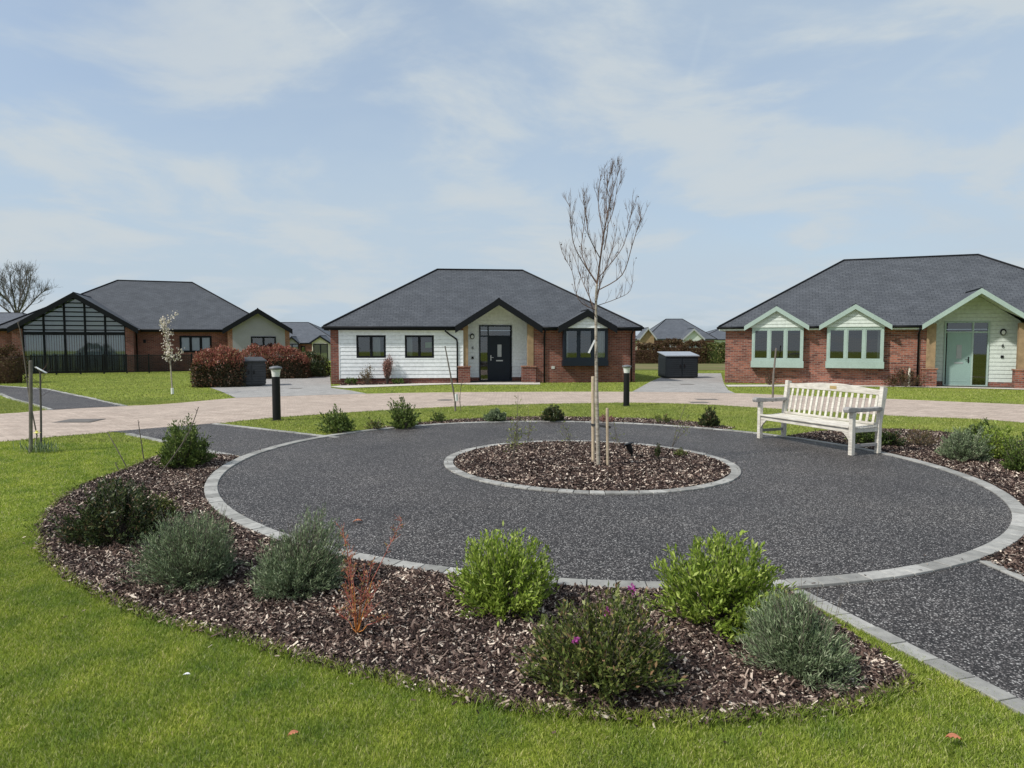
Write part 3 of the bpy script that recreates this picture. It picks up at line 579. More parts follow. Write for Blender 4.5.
def porch(h, G, px_post, px_plinth, plz, depth, back_m, brick='brick', doorargs=None, soff='cream', fit=None):
    """recessed porch under an open gable: posts on brick plinths, boarded back wall with the door"""
    a, c_, apex, pj = G; mid = (a+c_)/2; sl_ = (apex-h.ze)/(mid-a)
    (lp0, lp1), (rp0, rp1) = px_post; xl0, xl1, xr0, xr1 = h.X(lp0), h.X(lp1), h.X(rp0), h.X(rp1)
    hole = door_set(h, *doorargs)
    rx0, rx1 = xl0+.02, xr1-.02
    bw = MB(); top = lambda z: (a+(z-h.ze+.08)/sl_ if z > h.ze-.08 else a, c_-(z-h.ze+.08)/sl_ if z > h.ze-.08 else c_)
    boards(bw, rx0, rx1, .20, apex, depth, holes=[(hole[0], hole[1], -1, hole[3])], top=top); bw.build('porch_wall', back_m, h.root)
    MB().box(rx0, hole[0], depth-.005, depth+.1, -.1, .198).build('plinth', brick, h.root); MB().box(hole[1], rx1, depth-.005, depth+.1, -.1, .198).build('plinth', brick, h.root)
    MB().box(rx0-.03, rx0, .24, depth, -.1, h.ze+.0).build('porch_side', back_m, h.root); MB().box(rx1, rx1+.03, .24, depth, -.1, h.ze+.0).build('porch_side', back_m, h.root)
    
    fl = MB(); fl.box(rx0, rx1, -.35, depth+.1, -.2, .03); fl.build('doorstep', 'concrete', h.root)
    zp = plz
    for (q0, q1), (b0, b1) in zip(px_post, px_plinth):
        p0, p1, w0, w1 = h.X(q0), h.X(q1), h.X(b0), h.X(b1)
        ps = MB(); ztop = h.ze-.08+min(abs(p0-a), abs(c_-p1))*sl_-.02; ps.box(p0, p1, -.02, .2, zp, ztop); ps.build('post', 'oak', h.root, bevel=.008)
        pl = MB(); pl.box(w0, w1, -.12, .24, -.2, zp-.05); po = pl.build('post_plinth', brick, h.root); cp = MB(); cp.box(w0-.03, w1+.03, -.15, .26, zp-.05, zp); cp.build('coping', 'brick_warm', po)
    return (rx0, rx1, -.3, 9)
def wall_lamp(h, px, py, v):
    x, z = h.hp(px, py, v); o = MB(); o.prism([(x+.1*math.cos(a_), v, z+.13*math.sin(a_)) for a_ in [2*math.pi*i/16 for i in range(16)]], (0, -.06, 0)); r_ = o.build('wall_lamp', 'black_metal', h.root)
    g = MB(); g.prism([(x+.065*math.cos(a_), v-.0605, z-.02+.085*math.sin(a_)) for a_ in [2*math.pi*i/12 for i in range(12)]], (0, -.025, 0)); g.build('lamp_lens', 'lens', r_, bevel=.01)
def numeral(h, px, py, v, ch, size=.2):
    x, z = h.hp(px, py, v); cu = bpy.data.curves.new('house_number', 'FONT'); cu.body = ch; cu.size = size; cu.extrude = .008; cu.align_x = 'CENTER'; cu.align_y = 'CENTER'
    o = bpy.data.objects.new('tmp', cu); COL.objects.link(o); bpy.context.view_layer.update(); me = bpy.data.meshes.new_from_object(o.evaluated_get(bpy.context.evaluated_depsgraph_get())); bpy.data.objects.remove(o)
    me.transform(Matrix.Translation((x, v-.02, z)) @ Matrix.Rotation(math.pi/2, 4, 'X')); me.materials.clear(); link('house_number', me, 'black_metal', h.root)
def bell(h, px, py, v):
    x, z = h.hp(px, py, v); MB().box(x-.05, x+.05, v-.03, v, z-.05, z+.05).build('door_bell', 'black_metal', h.root, bevel=.008)
def downpipe(h, px, v=-.06, swan=None, m='black_trim', z0=.0):
    x = h.X(px); y0 = -h.oh-.05; pts = []
    if swan is not None: xs_ = h.X(swan); pts = [(xs_, y0, h.ze-.08), (xs_, y0, h.ze-.2), (xs_+(x-xs_)*.35, v, h.ze-.34), (x-.02, v, h.ze-.55), (x, v, h.ze-.68)]
    else: pts = [(x, y0, h.ze-.08), (x, y0, h.ze-.18), (x, v, h.ze-.34)]
    pts.append((x, v, z0)); MB().tube(pts, .036, 8).build('downpipe', m, h.root, smooth=True)

# ---- centre house
H2 = House('bungalow', 'brick and white weatherboard bungalow with navy front door, between two other bungalows', (-7.92, 28.49), .105, 13.75, 9.5, 2.46, 5.38, .23)
h = H2
gx = lambda p, v: h.X(p, v, 326)
yg = -(h.oh+.12)
G1 = h.gable(gx(455, -h.oh), gx(542, -h.oh), h.Z(498, 298.5, yg), .12)
G2 = h.gable(gx(557.5, -h.oh), gx(616, -h.oh), h.Z(588, 310, -h.oh-.2), .2)
h.roof(barge='black_trim', barge_h=.30)
ps = porch(h, G1, ((463.2, 468.2), (527.5, 533.6)), ((458, 470), (522, 535.5)), h.Z(463, 366), 1.0, 'white_board', doorargs=((479.2, 511.8, 488.8, 510), (325.2, 336.2, 380), 1.0, 'navy', 'navy', 'left'))
b2 = bay(h, 563.6, 607.8, 329, 366, 360.3, G2, 'navy', 'white_board', 3, curtain=[(.72, .97), (.03, .12)])
w1 = (h.X(356.6), h.X(386), h.Z(371, 357.9), h.Z(371, 335.2)); w2 = (h.X(405), h.X(434), h.Z(420, 357.9), h.Z(420, 335.2))
h.shell([w1, w2, ps, b2], skip=(ps,))
for i_, w_ in enumerate((w1, w2)): window(h, w_[0], w_[1], w_[2], w_[3], -.045, 2, 'black_trim', .055, .03, curtain=[((.55, .8) if i_ == 0 else (.03, .25))])
cb = MB(); xb0, xb1 = h.X(339.8), h.X(462.6)
boards(cb, xb0, xb1, .24, h.ze-.165, -.035, holes=[w1, w2], pitch=.165); cb.build('cladding', 'white_board', h.root, )
MB().box(xb0-.03, xb0, -.06, 0, .2, h.ze-.17).build('corner_trim', 'white_board', h.root); MB().box(xb1, xb1+.03, -.06, 0, .2, h.ze-.17).build('corner_trim', 'white_board', h.root)
gcx, gcz = h.hp(430, 345, 0.15); MB().box(gcx-.2, gcx+.2, .10, .104, gcz-.12, gcz+.12).build('window_poster', 'green_card', h.root)
wall_lamp(h, 472.2, 336.3, .98); numeral(h, 472.6, 348, .98, '4'); bell(h, 472.6, 357.7, .98)
downpipe(h, 457.3, swan=445.5); downpipe(h, 544.2); downpipe(h, 631)
vx, vz = h.hp(553, 367.5); MB().box(vx-.07, vx+.07, -.02, 0, vz-.06, vz+.06).build('vent', 'curtain', h.root)

# ---- right house
H3 = House('bungalow', 'brick bungalow with mint green door and two mint bay windows, behind the bench', (9.05, 29.6), -.385, 15.8, 10.4, 2.46, 5.68, .26)
h = H3
Ga = h.gable(gx(744.5, -h.oh), gx(809, -h.oh), h.Z(777, 306.5, -h.oh-.2), .2); Gb = h.gable(gx(819, -h.oh), gx(891.5, -h.oh), h.Z(855.7, 304.5, -h.oh-.2), .2)
xa = gx(921.5, -h.oh); xm = h.X(981.6, -h.oh-.15, 290); Gc = h.gable(xa, 2*xm-xa, h.Z(981.6, 288.5, -h.oh-.15), .15)
h.roof(trim='mint_board', barge='mint', barge_h=.20, soffit='mint_board')
rpx = 1015
ps = porch(h, Gc, ((926, 935.5), (1018, 1029)), ((922, 937), (1015, 1032)), h.Z(925, 368), .8, 'mint_board', brick='brick_mixed', doorargs=((943.5, 988.5, 946.5, 971), (321.5, 332.3, 384.5), .8, 'mint_door', 'mint', 'right'))
ba = bay(h, 751.6, 803, 328.7, 367.6, 361, Ga, 'mint', 'mint_board', 3); bb_ = bay(h, 826.6, 883.5, 327, 368.3, 361.5, Gb, 'mint', 'mint_board', 3, curtain=[(.9, .98)])
h.shell([ps, ba, bb_], m='brick_mixed', skip=(ps,))
wall_lamp(h, 1003, 332, .78); numeral(h, 1002.7, 345.8, .78, '6'); bell(h, 1002, 356.6, .78)
downpipe(h, 917.8); sp = MB(); sx = h.X(909.5); sp.tube([(sx, -.12, 0), (sx, -.12, h.Z(909, 368))], .045, 8); sp.build('vent_pipe', 'cream', h.root)

# ---- left house with glazed gable
H1 = House('bungalow', 'brick bungalow with tall black glazed gable behind black railings, left of the photograph', (-29.4, 38.3), .36, 15.3, 10.8, 2.59, 5.9, .25)
h = H1
pj1 = .9; y1_ = -h.oh-pj1
Gl = h.gable(h.X(7, y1_, 325), h.X(138, y1_, 327), h.Z(74.5, 292.5, y1_), pj1)
pj2 = 1.6; y2_ = -h.oh-pj2
Gr = h.gable(h.X(222.5, y2_, 329), h.X(292.5, y2_, 330), h.Z(258, 308.5, y2_), pj2)
h.roof(barge_h=.32, slate='slate')
def gable_wall_poly(h, G, y, x0, x1):
    a, c_, ap, pj = G; mid = (a+c_)/2; sl_ = (ap-h.ze)/(mid-a); zt = lambda x: h.ze-.1+(min(x-a, c_-x))*sl_
    return [(x0, y, -.3), (x1, y, -.3), (x1, y, zt(x1)), (mid, y, zt(mid)), (x0, y, zt(x0))]
# right wing: grey render front with brick corners
yw = y2_+.35; xa, xb = h.X(228, yw), h.X(290, yw); wx0, wx1, wz0, wz1 = h.X(251.3, yw), h.X(276.2, yw), h.Z(264, 352, yw), h.Z(264, 336.5, yw)
wg = MB(); P_ = gable_wall_poly(h, Gr, yw, xa, xb); zt = lambda x: P_[2][2]+0
a_, c_, ap_, pj_ = Gr; mid_ = (a_+c_)/2; slg = (ap_-h.ze)/(mid_-a_); ztf = lambda x: h.ze-.1+min(x-a_, c_-x)*slg
def colmn(mb, x0, x1, z0=-.3, z1=None): mb.poly([(x0, yw, z0), (x1, yw, z0), (x1, yw, z1 if z1 is not None else ztf(x1)), (x0, yw, z1 if z1 is not None else ztf(x0))])
ra, rb = xa+.28, xb-.28
colmn(wg, ra, wx0); colmn(wg, wx0, wx1, -.3, wz0); colmn(wg, wx1, rb)
wg.poly([(wx0, yw, wz1), (wx1, yw, wz1), (wx1, yw, ztf(wx1)), (mid_, yw, ztf(mid_)), (wx0, yw, ztf(wx0))]); wg.build('render_panel', 'grey_render', h.root)
wb = MB(); colmn(wb, rb, xb); wb.poly([(xb, yw, -.3), (xb, 0, -.3), (xb, 0, ztf(xb)), (xb, yw, ztf(xb))]); wb.build('wing_wall', 'brick_warm', h.root); wb = MB(); colmn(wb, xa, ra); wb.poly([(xa, 0, -.3), (xa, yw, -.3), (xa, yw, ztf(xa)), (xa, 0, ztf(xa))]); wb.build('wing_wall', 'brick_warm', h.root)
window(h, wx0, wx1, wz0, wz1, yw-.03, 2, 'black_trim')
# glazed gable
yc = y1_+.3; a_, c_, ap_, pj_ = Gl; mid_ = (a_+c_)/2; slg = (ap_-h.ze)/(mid_-a_); ztf = lambda x: h.ze-.12+min(x-a_, c_-x)*slg
gx0, gx1 = h.X(23.5, yc), h.X(126, yc); ztr = h.Z(75, 333.5, yc)
MB().box(gx0-.5, gx0, yc-.05, yc+.25, -.3, ztf(gx0-.5)).box(gx0-.5, gx0-.3, yc+.2, 0, -.3, h.ze-.15).build('pier', 'brick', h.root); MB().box(gx1, gx1+.42, yc-.05, yc+.25, -.3, ztf(gx1+.42)).box(gx1+.22, gx1+.42, yc+.2, 0, -.3, h.ze-.15).build('pier', 'brick', h.root)
fr_ = MB(); ga = MB(); lv = MB()
for i in range(6):
    x = gx0+(gx1-gx0)*i/5; fr_.box(x-.05, x+.05, yc-.03, yc+.07, 0, ztf(x))
fr_.box(gx0-.04, gx1+.04, yc-.045, yc+.075, ztr-.09, ztr+.09); fr_.box(gx0-.04, gx1+.04, yc-.04, yc+.08, 0, .12)
go = fr_.build('glazed_gable', 'black_trim', h.root)
for i in range(5):
    x0 = gx0+(gx1-gx0)*i/5+.05; x1 = gx0+(gx1-gx0)*(i+1)/5-.05
    pl_ = [(x0, yc+.02, .1), (x1, yc+.02, .1), (x1, yc+.02, ztf(x1))]+([(mid_, yc+.02, ztf(mid_))] if x0 < mid_ < x1 else [])+[(x0, yc+.02, ztf(x0))]
    ga.poly(pl_)
    z = ztr+.2
    while z < max(ztf(x0), ztf(x1), ztf(mid_) if x0 < mid_ < x1 else 0)-.05:
        l_ = max(x0, a_+(z-h.ze+.12)/slg); r_ = min(x1, c_-(z-h.ze+.12)/slg)
        if r_-l_ > .1: lv.beam((l_, yc-.07, z), (r_, yc-.07, z), .09, .03, (0, -.5, 1))
        z += .26
ga.build('pane', 'glass', go); lv.build('louvre_slats', 'black_trim', go)
bl = MB(); xk = gx0+.1
while xk < gx1-.1: bl.box(xk, xk+.085, yc+.2+rnd.uniform(0, .03), yc+.215+rnd.uniform(0, .03), .1, ztr-.05); xk += .125
bl.build('vertical_blinds', 'blind', go)
MB().poly([(gx0, yc+.25, ztr), (gx1, yc+.25, ztr), (gx1, yc+.25, ztf(gx1)-.02), (mid_, yc+.25, ztf(mid_)-.02), (gx0, yc+.25, ztf(gx0)-.02)]).build('upper_pale_backing', 'blind', go)  # added pale backing, imitates the lit, sky-reflecting look of the upper panes
w3 = (h.X(180), h.X(212), h.Z(196, 352.3), h.Z(196, 335.8)); sk = (gx0-.3, gx1+.3, -.29, h.ze-.1)
h.shell([w3, sk], m='brick', skip=(sk,)); window(h, w3[0], w3[1], w3[2], w3[3], -.03, 3, 'black_trim', .08, .035, curtain=[(.02, .98)])
MB().box(h.X(145)-.07, h.X(145)+.07, -.03, 0, 1.75, 1.95).build('vent', 'black_trim', h.root)
downpipe(h, 137.5)

# ---- far houses
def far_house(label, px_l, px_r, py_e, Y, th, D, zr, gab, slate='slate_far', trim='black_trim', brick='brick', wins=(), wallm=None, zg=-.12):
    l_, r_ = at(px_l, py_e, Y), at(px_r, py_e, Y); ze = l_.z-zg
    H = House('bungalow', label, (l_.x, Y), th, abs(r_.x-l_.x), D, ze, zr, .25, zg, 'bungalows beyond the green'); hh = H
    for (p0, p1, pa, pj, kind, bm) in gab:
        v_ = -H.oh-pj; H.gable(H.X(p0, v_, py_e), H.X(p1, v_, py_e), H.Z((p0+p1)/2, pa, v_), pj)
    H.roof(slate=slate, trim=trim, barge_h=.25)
    holes = []
    for (x0, x1, y0, y1, n_) in wins: holes.append((H.X(x0), H.X(x1), H.Z((x0+x1)/2, y1), H.Z((x0+x1)/2, y0)))
    H.shell(holes, m=wallm or brick)
    for w_, q in zip(holes, wins): window(H, *w_, -.03, q[4], trim, .08, .03)
    for (a_, c_, ap_, pj_), (p0, p1, pa, pj, kind, bm) in zip(H.gables, sorted(gab)):
        y_ = -H.oh-pj_+.25; mid_ = (a_+c_)/2; sl_ = (ap_-H.ze)/(mid_-a_); i_ = .3
        pts = [(a_+i_, y_, -.3), (c_-i_, y_, -.3), (c_-i_, y_, H.ze-.1+i_*sl_), (mid_, y_, ap_-.1), (a_+i_, y_, H.ze-.1+i_*sl_)]
        MB().prism(pts, (0, abs(y_)-.01, 0)).build('gable_wall', bm, H.root)
        if kind == 'door': window(H, mid_-.9, mid_+.9, .05, 2.1, y_-.08, 2, trim, .07, .03); 
        if kind == 'win': window(H, mid_-.8, mid_+.8, .9, 2.1, y_-.08, 2, trim, .07, .03)
    return H
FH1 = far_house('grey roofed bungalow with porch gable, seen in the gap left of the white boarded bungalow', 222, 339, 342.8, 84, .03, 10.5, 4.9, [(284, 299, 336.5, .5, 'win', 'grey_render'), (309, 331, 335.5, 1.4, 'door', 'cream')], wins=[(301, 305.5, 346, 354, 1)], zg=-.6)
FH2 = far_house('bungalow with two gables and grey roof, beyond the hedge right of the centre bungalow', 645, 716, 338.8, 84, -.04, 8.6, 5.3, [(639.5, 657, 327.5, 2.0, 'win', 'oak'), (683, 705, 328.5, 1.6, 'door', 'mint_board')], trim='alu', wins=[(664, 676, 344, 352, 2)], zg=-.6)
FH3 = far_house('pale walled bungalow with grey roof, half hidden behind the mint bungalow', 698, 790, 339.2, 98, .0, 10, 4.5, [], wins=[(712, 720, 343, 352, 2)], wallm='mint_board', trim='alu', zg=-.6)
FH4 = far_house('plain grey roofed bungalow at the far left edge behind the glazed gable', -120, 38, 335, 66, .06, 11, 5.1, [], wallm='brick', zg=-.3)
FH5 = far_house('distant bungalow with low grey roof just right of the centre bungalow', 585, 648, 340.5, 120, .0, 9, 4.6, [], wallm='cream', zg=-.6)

# ------------------------------------------------------------------ railings in front of the left house
def railing():
    A = at(6, 372, 36.0); B = at(192, 371, 40.2); A.z = B.z = gz(A.x, A.y); d = B-A; Ln = d.length; th = math.atan2(d.y, d.x)
    r_ = empty('railing_fence', A, th, 'black metal railing fence in front of the glazed gable', 'fence'); n = 8; st = Ln/n
    for i in range(n+1): MB().box(i*st-.04, i*st+.04, -.04, .04, 0, 1.22 if i == 3 else 1.12).build('post', 'black_metal', r_)
    for i in range(n):
        m_ = MB(); x0, x1 = i*st+.042, (i+1)*st-.042; m_.box(x0, x1, -.02, .02, 1.02, 1.06).box(x0, x1, -.02, .02, .08, .12); x = x0+.02
        while x < x1: m_.box(x, x+.03, -.012, .012, .12, 1.02); x += .05
        m_.build('railing_panel', 'black_metal', r_)
railing()

# ------------------------------------------------------------------ bin stores
def bin_store(loc, th, L_, D_, Hf, Hb, body, label, cat='bin store', group='bin stores'):
    r_ = empty('bin_store', loc, th, label, cat, group)
    m_ = MB(); m_.prism([(0, 0, .04), (0, D_, .04), (0, D_, Hb), (0, 0, Hf)], (L_, 0, 0)); m_.build('body', body, r_)
    n = 2
    for i in range(n):
        d_ = MB(); x0 = L_*i/n+.03; x1 = L_*(i+1)/n-.03; z = .1
        while z < Hf-.14: d_.box(x0, x1, -.035, -.005, z, z+.085); z += .10
        do = d_.build('door', body, r_); MB().box((x1-.1) if i == 0 else (x0+.04), (x1-.04) if i == 0 else x0+.1, -.055, -.036, Hf*.5, Hf*.5+.14).build('handle', 'black_metal', do)
    for xa_, xb_ in ((-.03, -.004), (L_+.004, L_+.03)):
        s_ = MB(); z = .1
        while z < Hf-.1: s_.box(xa_, xb_, .02, D_-.02, z, z+.09); z += .105
        s_.build('side_slats', body, r_)
    rf = MB(); rf.prism([(-.06, -.08, Hf-.005), (-.06, D_+.05, Hb+.02), (-.06, D_+.05, Hb+.055), (-.06, -.08, Hf+.04)], (L_+.12, 0, 0)); rf.build('lid', 'store_roof' if body == 'store_dark' else 'store_grey', r_); return r_
q = U(666, 378.6); bin_store((q.x, q.y, q.z), .10, 1.6, 1.2, 1.10, 1.26, 'store_dark', 'dark boarded bin store with pale lid on the driveway right of the centre bungalow')
q = U(237, 386.8); bin_store((q.x, q.y, q.z), .55, 1.1, .9, 1.0, 1.12, 'store_grey', 'grey slatted bin store beside the red topped hedge')

# ------------------------------------------------------------------ bollard lights
def bollard(loc, label):
    r_ = empty('bollard_light', loc, 0, label, 'bollard light', 'bollard lights')
    MB().lathe([(.105, 0), (.105, .012), (.082, .02), (.080, .90)], 24).build('post', 'black_metal', r_, smooth=False)
    MB().lathe([(.074, .901), (.078, .93), (.086, 1.0), (.10, 1.045)], 24).build('lens', 'lens', r_)
    ri = MB(); ri.lathe([(.015, .902), (.015, 1.04)], 8); ri.build('lamp_core', 'white_plastic', r_)
    MB().lathe([(.098, 1.046), (.122, 1.056), (.130, 1.078), (.12, 1.095), (.05, 1.118), (.001, 1.12)], 24).build('cap', 'cap_metal', r_, smooth=False); return r_
bo = bollard(U(276.8, 420.5), 'black bollard light on the grass beside the dark side path, left of the centre bungalow')
c = copy_tree(bo); c.location = U(626.3, 406.3); c['label'] = 'black bollard light in front of the brick part of the centre bungalow'
c = copy_tree(bo); c.location = at(296.5, 362, 47); c.location.z = -.12; c['label'] = 'small far bollard light beside the dark shrubs in the left gap'

# ------------------------------------------------------------------ bench
def bench():
    fl, bl_, fr_, br_ = U(758, 438.6), U(785, 437.6), U(850, 456.7), U(879, 454.5)
    c = (fl+bl_+fr_+br_)/4; d = ((fr_-fl)+(br_-bl_)).normalized(); th = math.atan2(d.y, d.x); print('bench', c, math.degrees(th), (fr_-fl).length, (bl_-fl).length)
    c.z = gz(c.x, c.y)+.016
    r_ = empty('garden_bench', c, th, 'weathered pale wooden slatted bench with small brass plaque on the dark path', 'bench')
    Lh = .975; F_, B_ = -.27, .27; q = .034; W = 'bench_wood'      # x along the seat, -y is the front
    for sx in (-1, 1):
        MB().box(sx*Lh-q, sx*Lh+q, F_-q, F_+q, 0, .655).build('front_leg', W, r_, bevel=.006)
        m_ = MB(); m_.prism([(sx*Lh-q, B_-q, 0), (sx*Lh-q, B_+q, 0), (sx*Lh-q, B_+q, .44), (sx*Lh-q, B_+q+.10, 1.0), (sx*Lh-q, B_+.04, 1.02), (sx*Lh-q, B_-q, .44)], (2*q, 0, 0)); m_.build('rear_leg', W, r_, bevel=.006)
        m_ = MB(); prof = [(F_-.10, .655), (F_-.115, .680), (F_-.10, .710), (F_-.04, .717), (F_+.08, .703), (F_+.30, .695), (B_+.02, .705), (B_+.02, .667), (F_+.3, .659), (F_+.0, .656)]
        m_.prism([(sx*Lh-.05, y-(.03 if y < F_-.02 else 0), z+(.012 if z > .67 else -.008)) for y, z in prof], (.10, 0, 0)); m_.build('armrest', 'bench_grey', r_, bevel=.008)
        MB().box(sx*Lh-.02, sx*Lh+.02, F_+q+.001, B_-q-.001, .12, .165).build('side_stretcher', 'bench_grey', r_, bevel=.004)
        MB().box(sx*Lh-.022, sx*Lh+.022, F_+q+.001, B_-q-.001, .34, .405).build('seat_rail', W, r_, bevel=.004)
        for y_, s_ in ((F_, 1), ):
            m_ = MB(); x_ = sx*(Lh-q-.001); m_.prism([(x_, F_-.012, .335), (x_-sx*.13, F_-.012, .335), (x_-sx*.10, F_-.012, .315), (x_-sx*.03, F_-.012, .245), (x_-sx*.0, F_-.012, .20)], (0, .024, 0)); m_.build('bracket', W, r_)
    MB().box(-Lh+q+.001, Lh-q-.001, F_-.014, F_+.014, .337, .405).build('front_apron', W, r_, bevel=.004)
    MB().box(-Lh+q+.001, Lh-q-.001, B_-.014, B_+.014, .337, .405).build('rear_apron', W, r_, bevel=.004)
    MB().box(-.02, .02, F_+.016, B_-.016, .35, .405).build('middle_rail', W, r_)
    ys_ = [F_-.045, F_+.045, F_+.135, F_+.225, F_+.315, F_+.405]
    for i, y in enumerate(ys_):
        e_ = Lh-q-.002 if y < F_+q and y+.08 > F_-q else Lh+.03; z = .407-.012*math.sin(math.pi*i/5)
        MB().box(-e_, e_, y, y+.078, z, z+.022).build('seat_slat', W, r_, bevel=.005)
    lean = .10/.56; yb = lambda z: B_+.0+(z-.44)*lean+.005
    # curved top rail
    m_ = MB(); k = 18; top = []; bot = []
    for i in range(k+1):
        x = -Lh+q+.001+(2*Lh-2*q-.002)*i/k; s_ = x/Lh; top.append((x, .965+.055*max(0, math.cos(s_*math.pi/2*1.15))**1.2 if abs(s_) < .87 else .965)); bot.append((x, .885+.006*math.cos(s_*math.pi/2)))
    pts = [(x, yb(.93)-.016, z) for x, z in bot]+[(x, yb(.93)-.016, z) for x, z in top[::-1]]; m_.prism(pts, (0, .034, 0)); tr_ = m_.build('top_rail', W, r_, bevel=.005)
    MB().box(-.06+.02, .075+.02, yb(.93)-.022, yb(.93)-.0165, .925, .975).build('plaque', 'brass', tr_)
    m_ = MB(); m_.box(-Lh+q+.001, Lh-q-.001, yb(.44)-.016, yb(.44)+.016, .425, .465); m_.build('bottom_rail', W, r_, bevel=.004)
    n = 16
    for i in range(n):
        x = -Lh+.11+(2*Lh-.22)*i/(n-1); m_ = MB(); z0, z1 = .466, .884; y0, y1 = yb(.46), yb(.93)
        m_.prism([(x-.022, y0-.007, z0), (x-.022, y0+.007, z0), (x-.022, y1+.007, z1), (x-.022, y1-.007, z1)], (.044, 0, 0)); m_.build('back_slat', W, r_, bevel=.002)
bench()

# ------------------------------------------------------------------ plants
def leaf_arrays(P, Dv, l_, w_, curl=.25):
    n = len(P); Dv = Dv/np.linalg.norm(Dv, axis=1, keepdims=True); rv = rs.normal(size=(n, 3)); rv[:, 2] += .0; s_ = np.cross(Dv, rv); s_ /= np.linalg.norm(s_, axis=1, keepdims=True)+1e-9
    nn = np.cross(Dv, s_); flip = np.sign(nn[:, 2:3]+1e-6); nn *= flip; l_ = (l_*rs.uniform(.65, 1.2, n))[:, None]; w_ = (w_*rs.uniform(.75, 1.2, n))[:, None]
    v = np.stack([P, P+Dv*l_*.5+s_*w_*.5+nn*w_*curl, P+Dv*l_-nn*l_*.08, P+Dv*l_*.5-s_*w_*.5+nn*w_*curl], 1).reshape(-1, 3)
    return v, np.arange(n)[:, None]*4+np.arange(4)
def plant(name, base, rx, hgt, kind, label, cat='shrub', group='shrubs in the mulch beds', stems=None, seed=1, leafm='leaf_mid', ll=.035, lw=.011, per=24, spread=1.0, extra=None, ry=None, flat=.9, low=.05, tipbias=.45, stemm='twig_grey'):
    global rs
    keep = rs; rs = np.random.RandomState(seed)
    r_ = empty(name, base, 0, label, cat, group); ry = ry or rx; n = stems or 120
    sb = MB(); Ps = []; Ds = []
    lump = [(rs.uniform(0, 6.28), rs.uniform(.1, 1.2), rs.uniform(-.34, .26)) for _ in range(12)]
    for i in range(n):
        a = rs.uniform(0, 2*math.pi); el = math.asin(rs.uniform(low, 1)**flat); k = 1.0
        for la, le, lv_ in lump:
            dd = (math.cos(a-la)*math.cos(el)*math.cos(le)+math.sin(el)*math.sin(le)); k += lv_*max(0, dd)**8
        k *= rs.uniform(.74, 1.12); tip = np.array([math.cos(a)*math.cos(el)*rx*k, math.sin(a)*math.cos(el)*ry*k, .04+math.sin(el)*hgt*k])
        b0 = np.array([math.cos(a)*rx*.12*rs.rand(), math.sin(a)*ry*.12*rs.rand(), 0]); mid = b0*.4+tip*.5+np.array([0, 0, -hgt*.06+.0])
        sb.tube([b0, mid, tip], [.004, .003, .0012], 3, False)
        m_ = per; ts = tipbias+(1-tipbias)*rs.rand(m_)**.8; p = ((1-ts)**2)[:, None]*b0+(2*ts*(1-ts))[:, None]*mid+(ts**2)[:, None]*tip if False else np.where(ts[:, None] < .5, b0+(mid-b0)*(ts*2)[:, None], mid+(tip-mid)*(ts*2-1)[:, None])
        p = p+rs.normal(0, rx*.035, (m_, 3)); ax = tip-mid; ax /= np.linalg.norm(ax); dirs = ax*.75+np.array([0, 0, .35])+rs.normal(0, .55*spread, (m_, 3)); Ps.append(p); Ds.append(dirs)
    P = np.concatenate(Ps); D_ = np.concatenate(Ds); P[:, 2] = np.maximum(P[:, 2], .01)
    v, f = leaf_arrays(P, D_, ll, lw); npmesh('foliage', v, f, leafm, r_); sb.build('stems', stemm, r_)
    if extra: extra(r_, rx, ry, hgt)
    rs = keep; return r_
def needles_extra(r_, rx, ry, hgt):
    m_ = MB()
    for i in range(26):
        a = rs.uniform(0, 6.28); rr = rs.uniform(.2, .75); m_.tube([(math.cos(a)*rx*rr*.7, math.sin(a)*ry*rr*.7, hgt*.6), (math.cos(a)*rx*rr, math.sin(a)*ry*rr, hgt*rs.uniform(1.05, 1.35))], [.0015, .001], 3, False)
    m_.build('dry_stalks', 'twig_grey', r_)
def lav(px, pyb, w_, t_, label, seed, dens=1.0, **k):
    b_ = U(px, pyb); Y = b_.y; rx = w_/F*Y/2; hh = (pyb-t_)/F*Y; b_.y += rx*.55; b_.z = gz(b_.x, b_.y)
    return plant('lavender_bush', b_, rx*1.08, hh*.86, 'lav', label, 'lavender', 'lavender bushes', int(420*dens), seed, 'lavender_leaf', .034*max(1, Y/9), .0048*max(1, Y/4.5), 42, .75, needles_extra if Y < 6 else None, flat=.85, low=.02, tipbias=.5)
def shrub(px, pyb, w_, t_, label, seed, leafm, name='shrub', stems=150, per=30, ll=.04, lw=.013, **k):
    b_ = U(px, pyb); Y = b_.y; rx = w_/F*Y/2; hh = (pyb-t_)/F*Y; b_.y += rx*.55 if Y < 20 else -rx*.35; b_.z = gz(b_.x, b_.y)
    return plant(name, b_, rx*(1.2 if Y < 5.2 else 1.02)*k.pop('fx', 1), hh*.92*k.pop('fz', 1), 's', label, k.pop('cat', 'shrub'), k.pop('group', 'shrubs in the mulch beds'), stems, seed, leafm, ll, lw, per, **k)
lav(181, 590, 100, 514, 'grey green lavender bush in the left mulch bed beside the dark shrub', 21)
lav(291, 600, 86, 531, 'rounded grey green lavender bush between the red stemmed plant and the larger lavender', 22)
lav(814, 690, 104, 597, 'silvery lavender bush beside the kerb of the path at lower right', 23)
lav(972, 463, 46, 434, 'grey lavender clump with upright stems in the right hand bed', 24, .5)
lav(495, 422.5, 20, 410, 'tiny blue grey lavender in the back bed', 25, .3)
shrub(507, 622, 116, 529, 'bright green bush in the front bed left of centre, beside the kerb', 31, 'leaf_bright', stems=170, per=46, ll=.040, lw=.0125, flat=.95, fz=.90, fx=1.05, tipbias=.5, spread=.75)
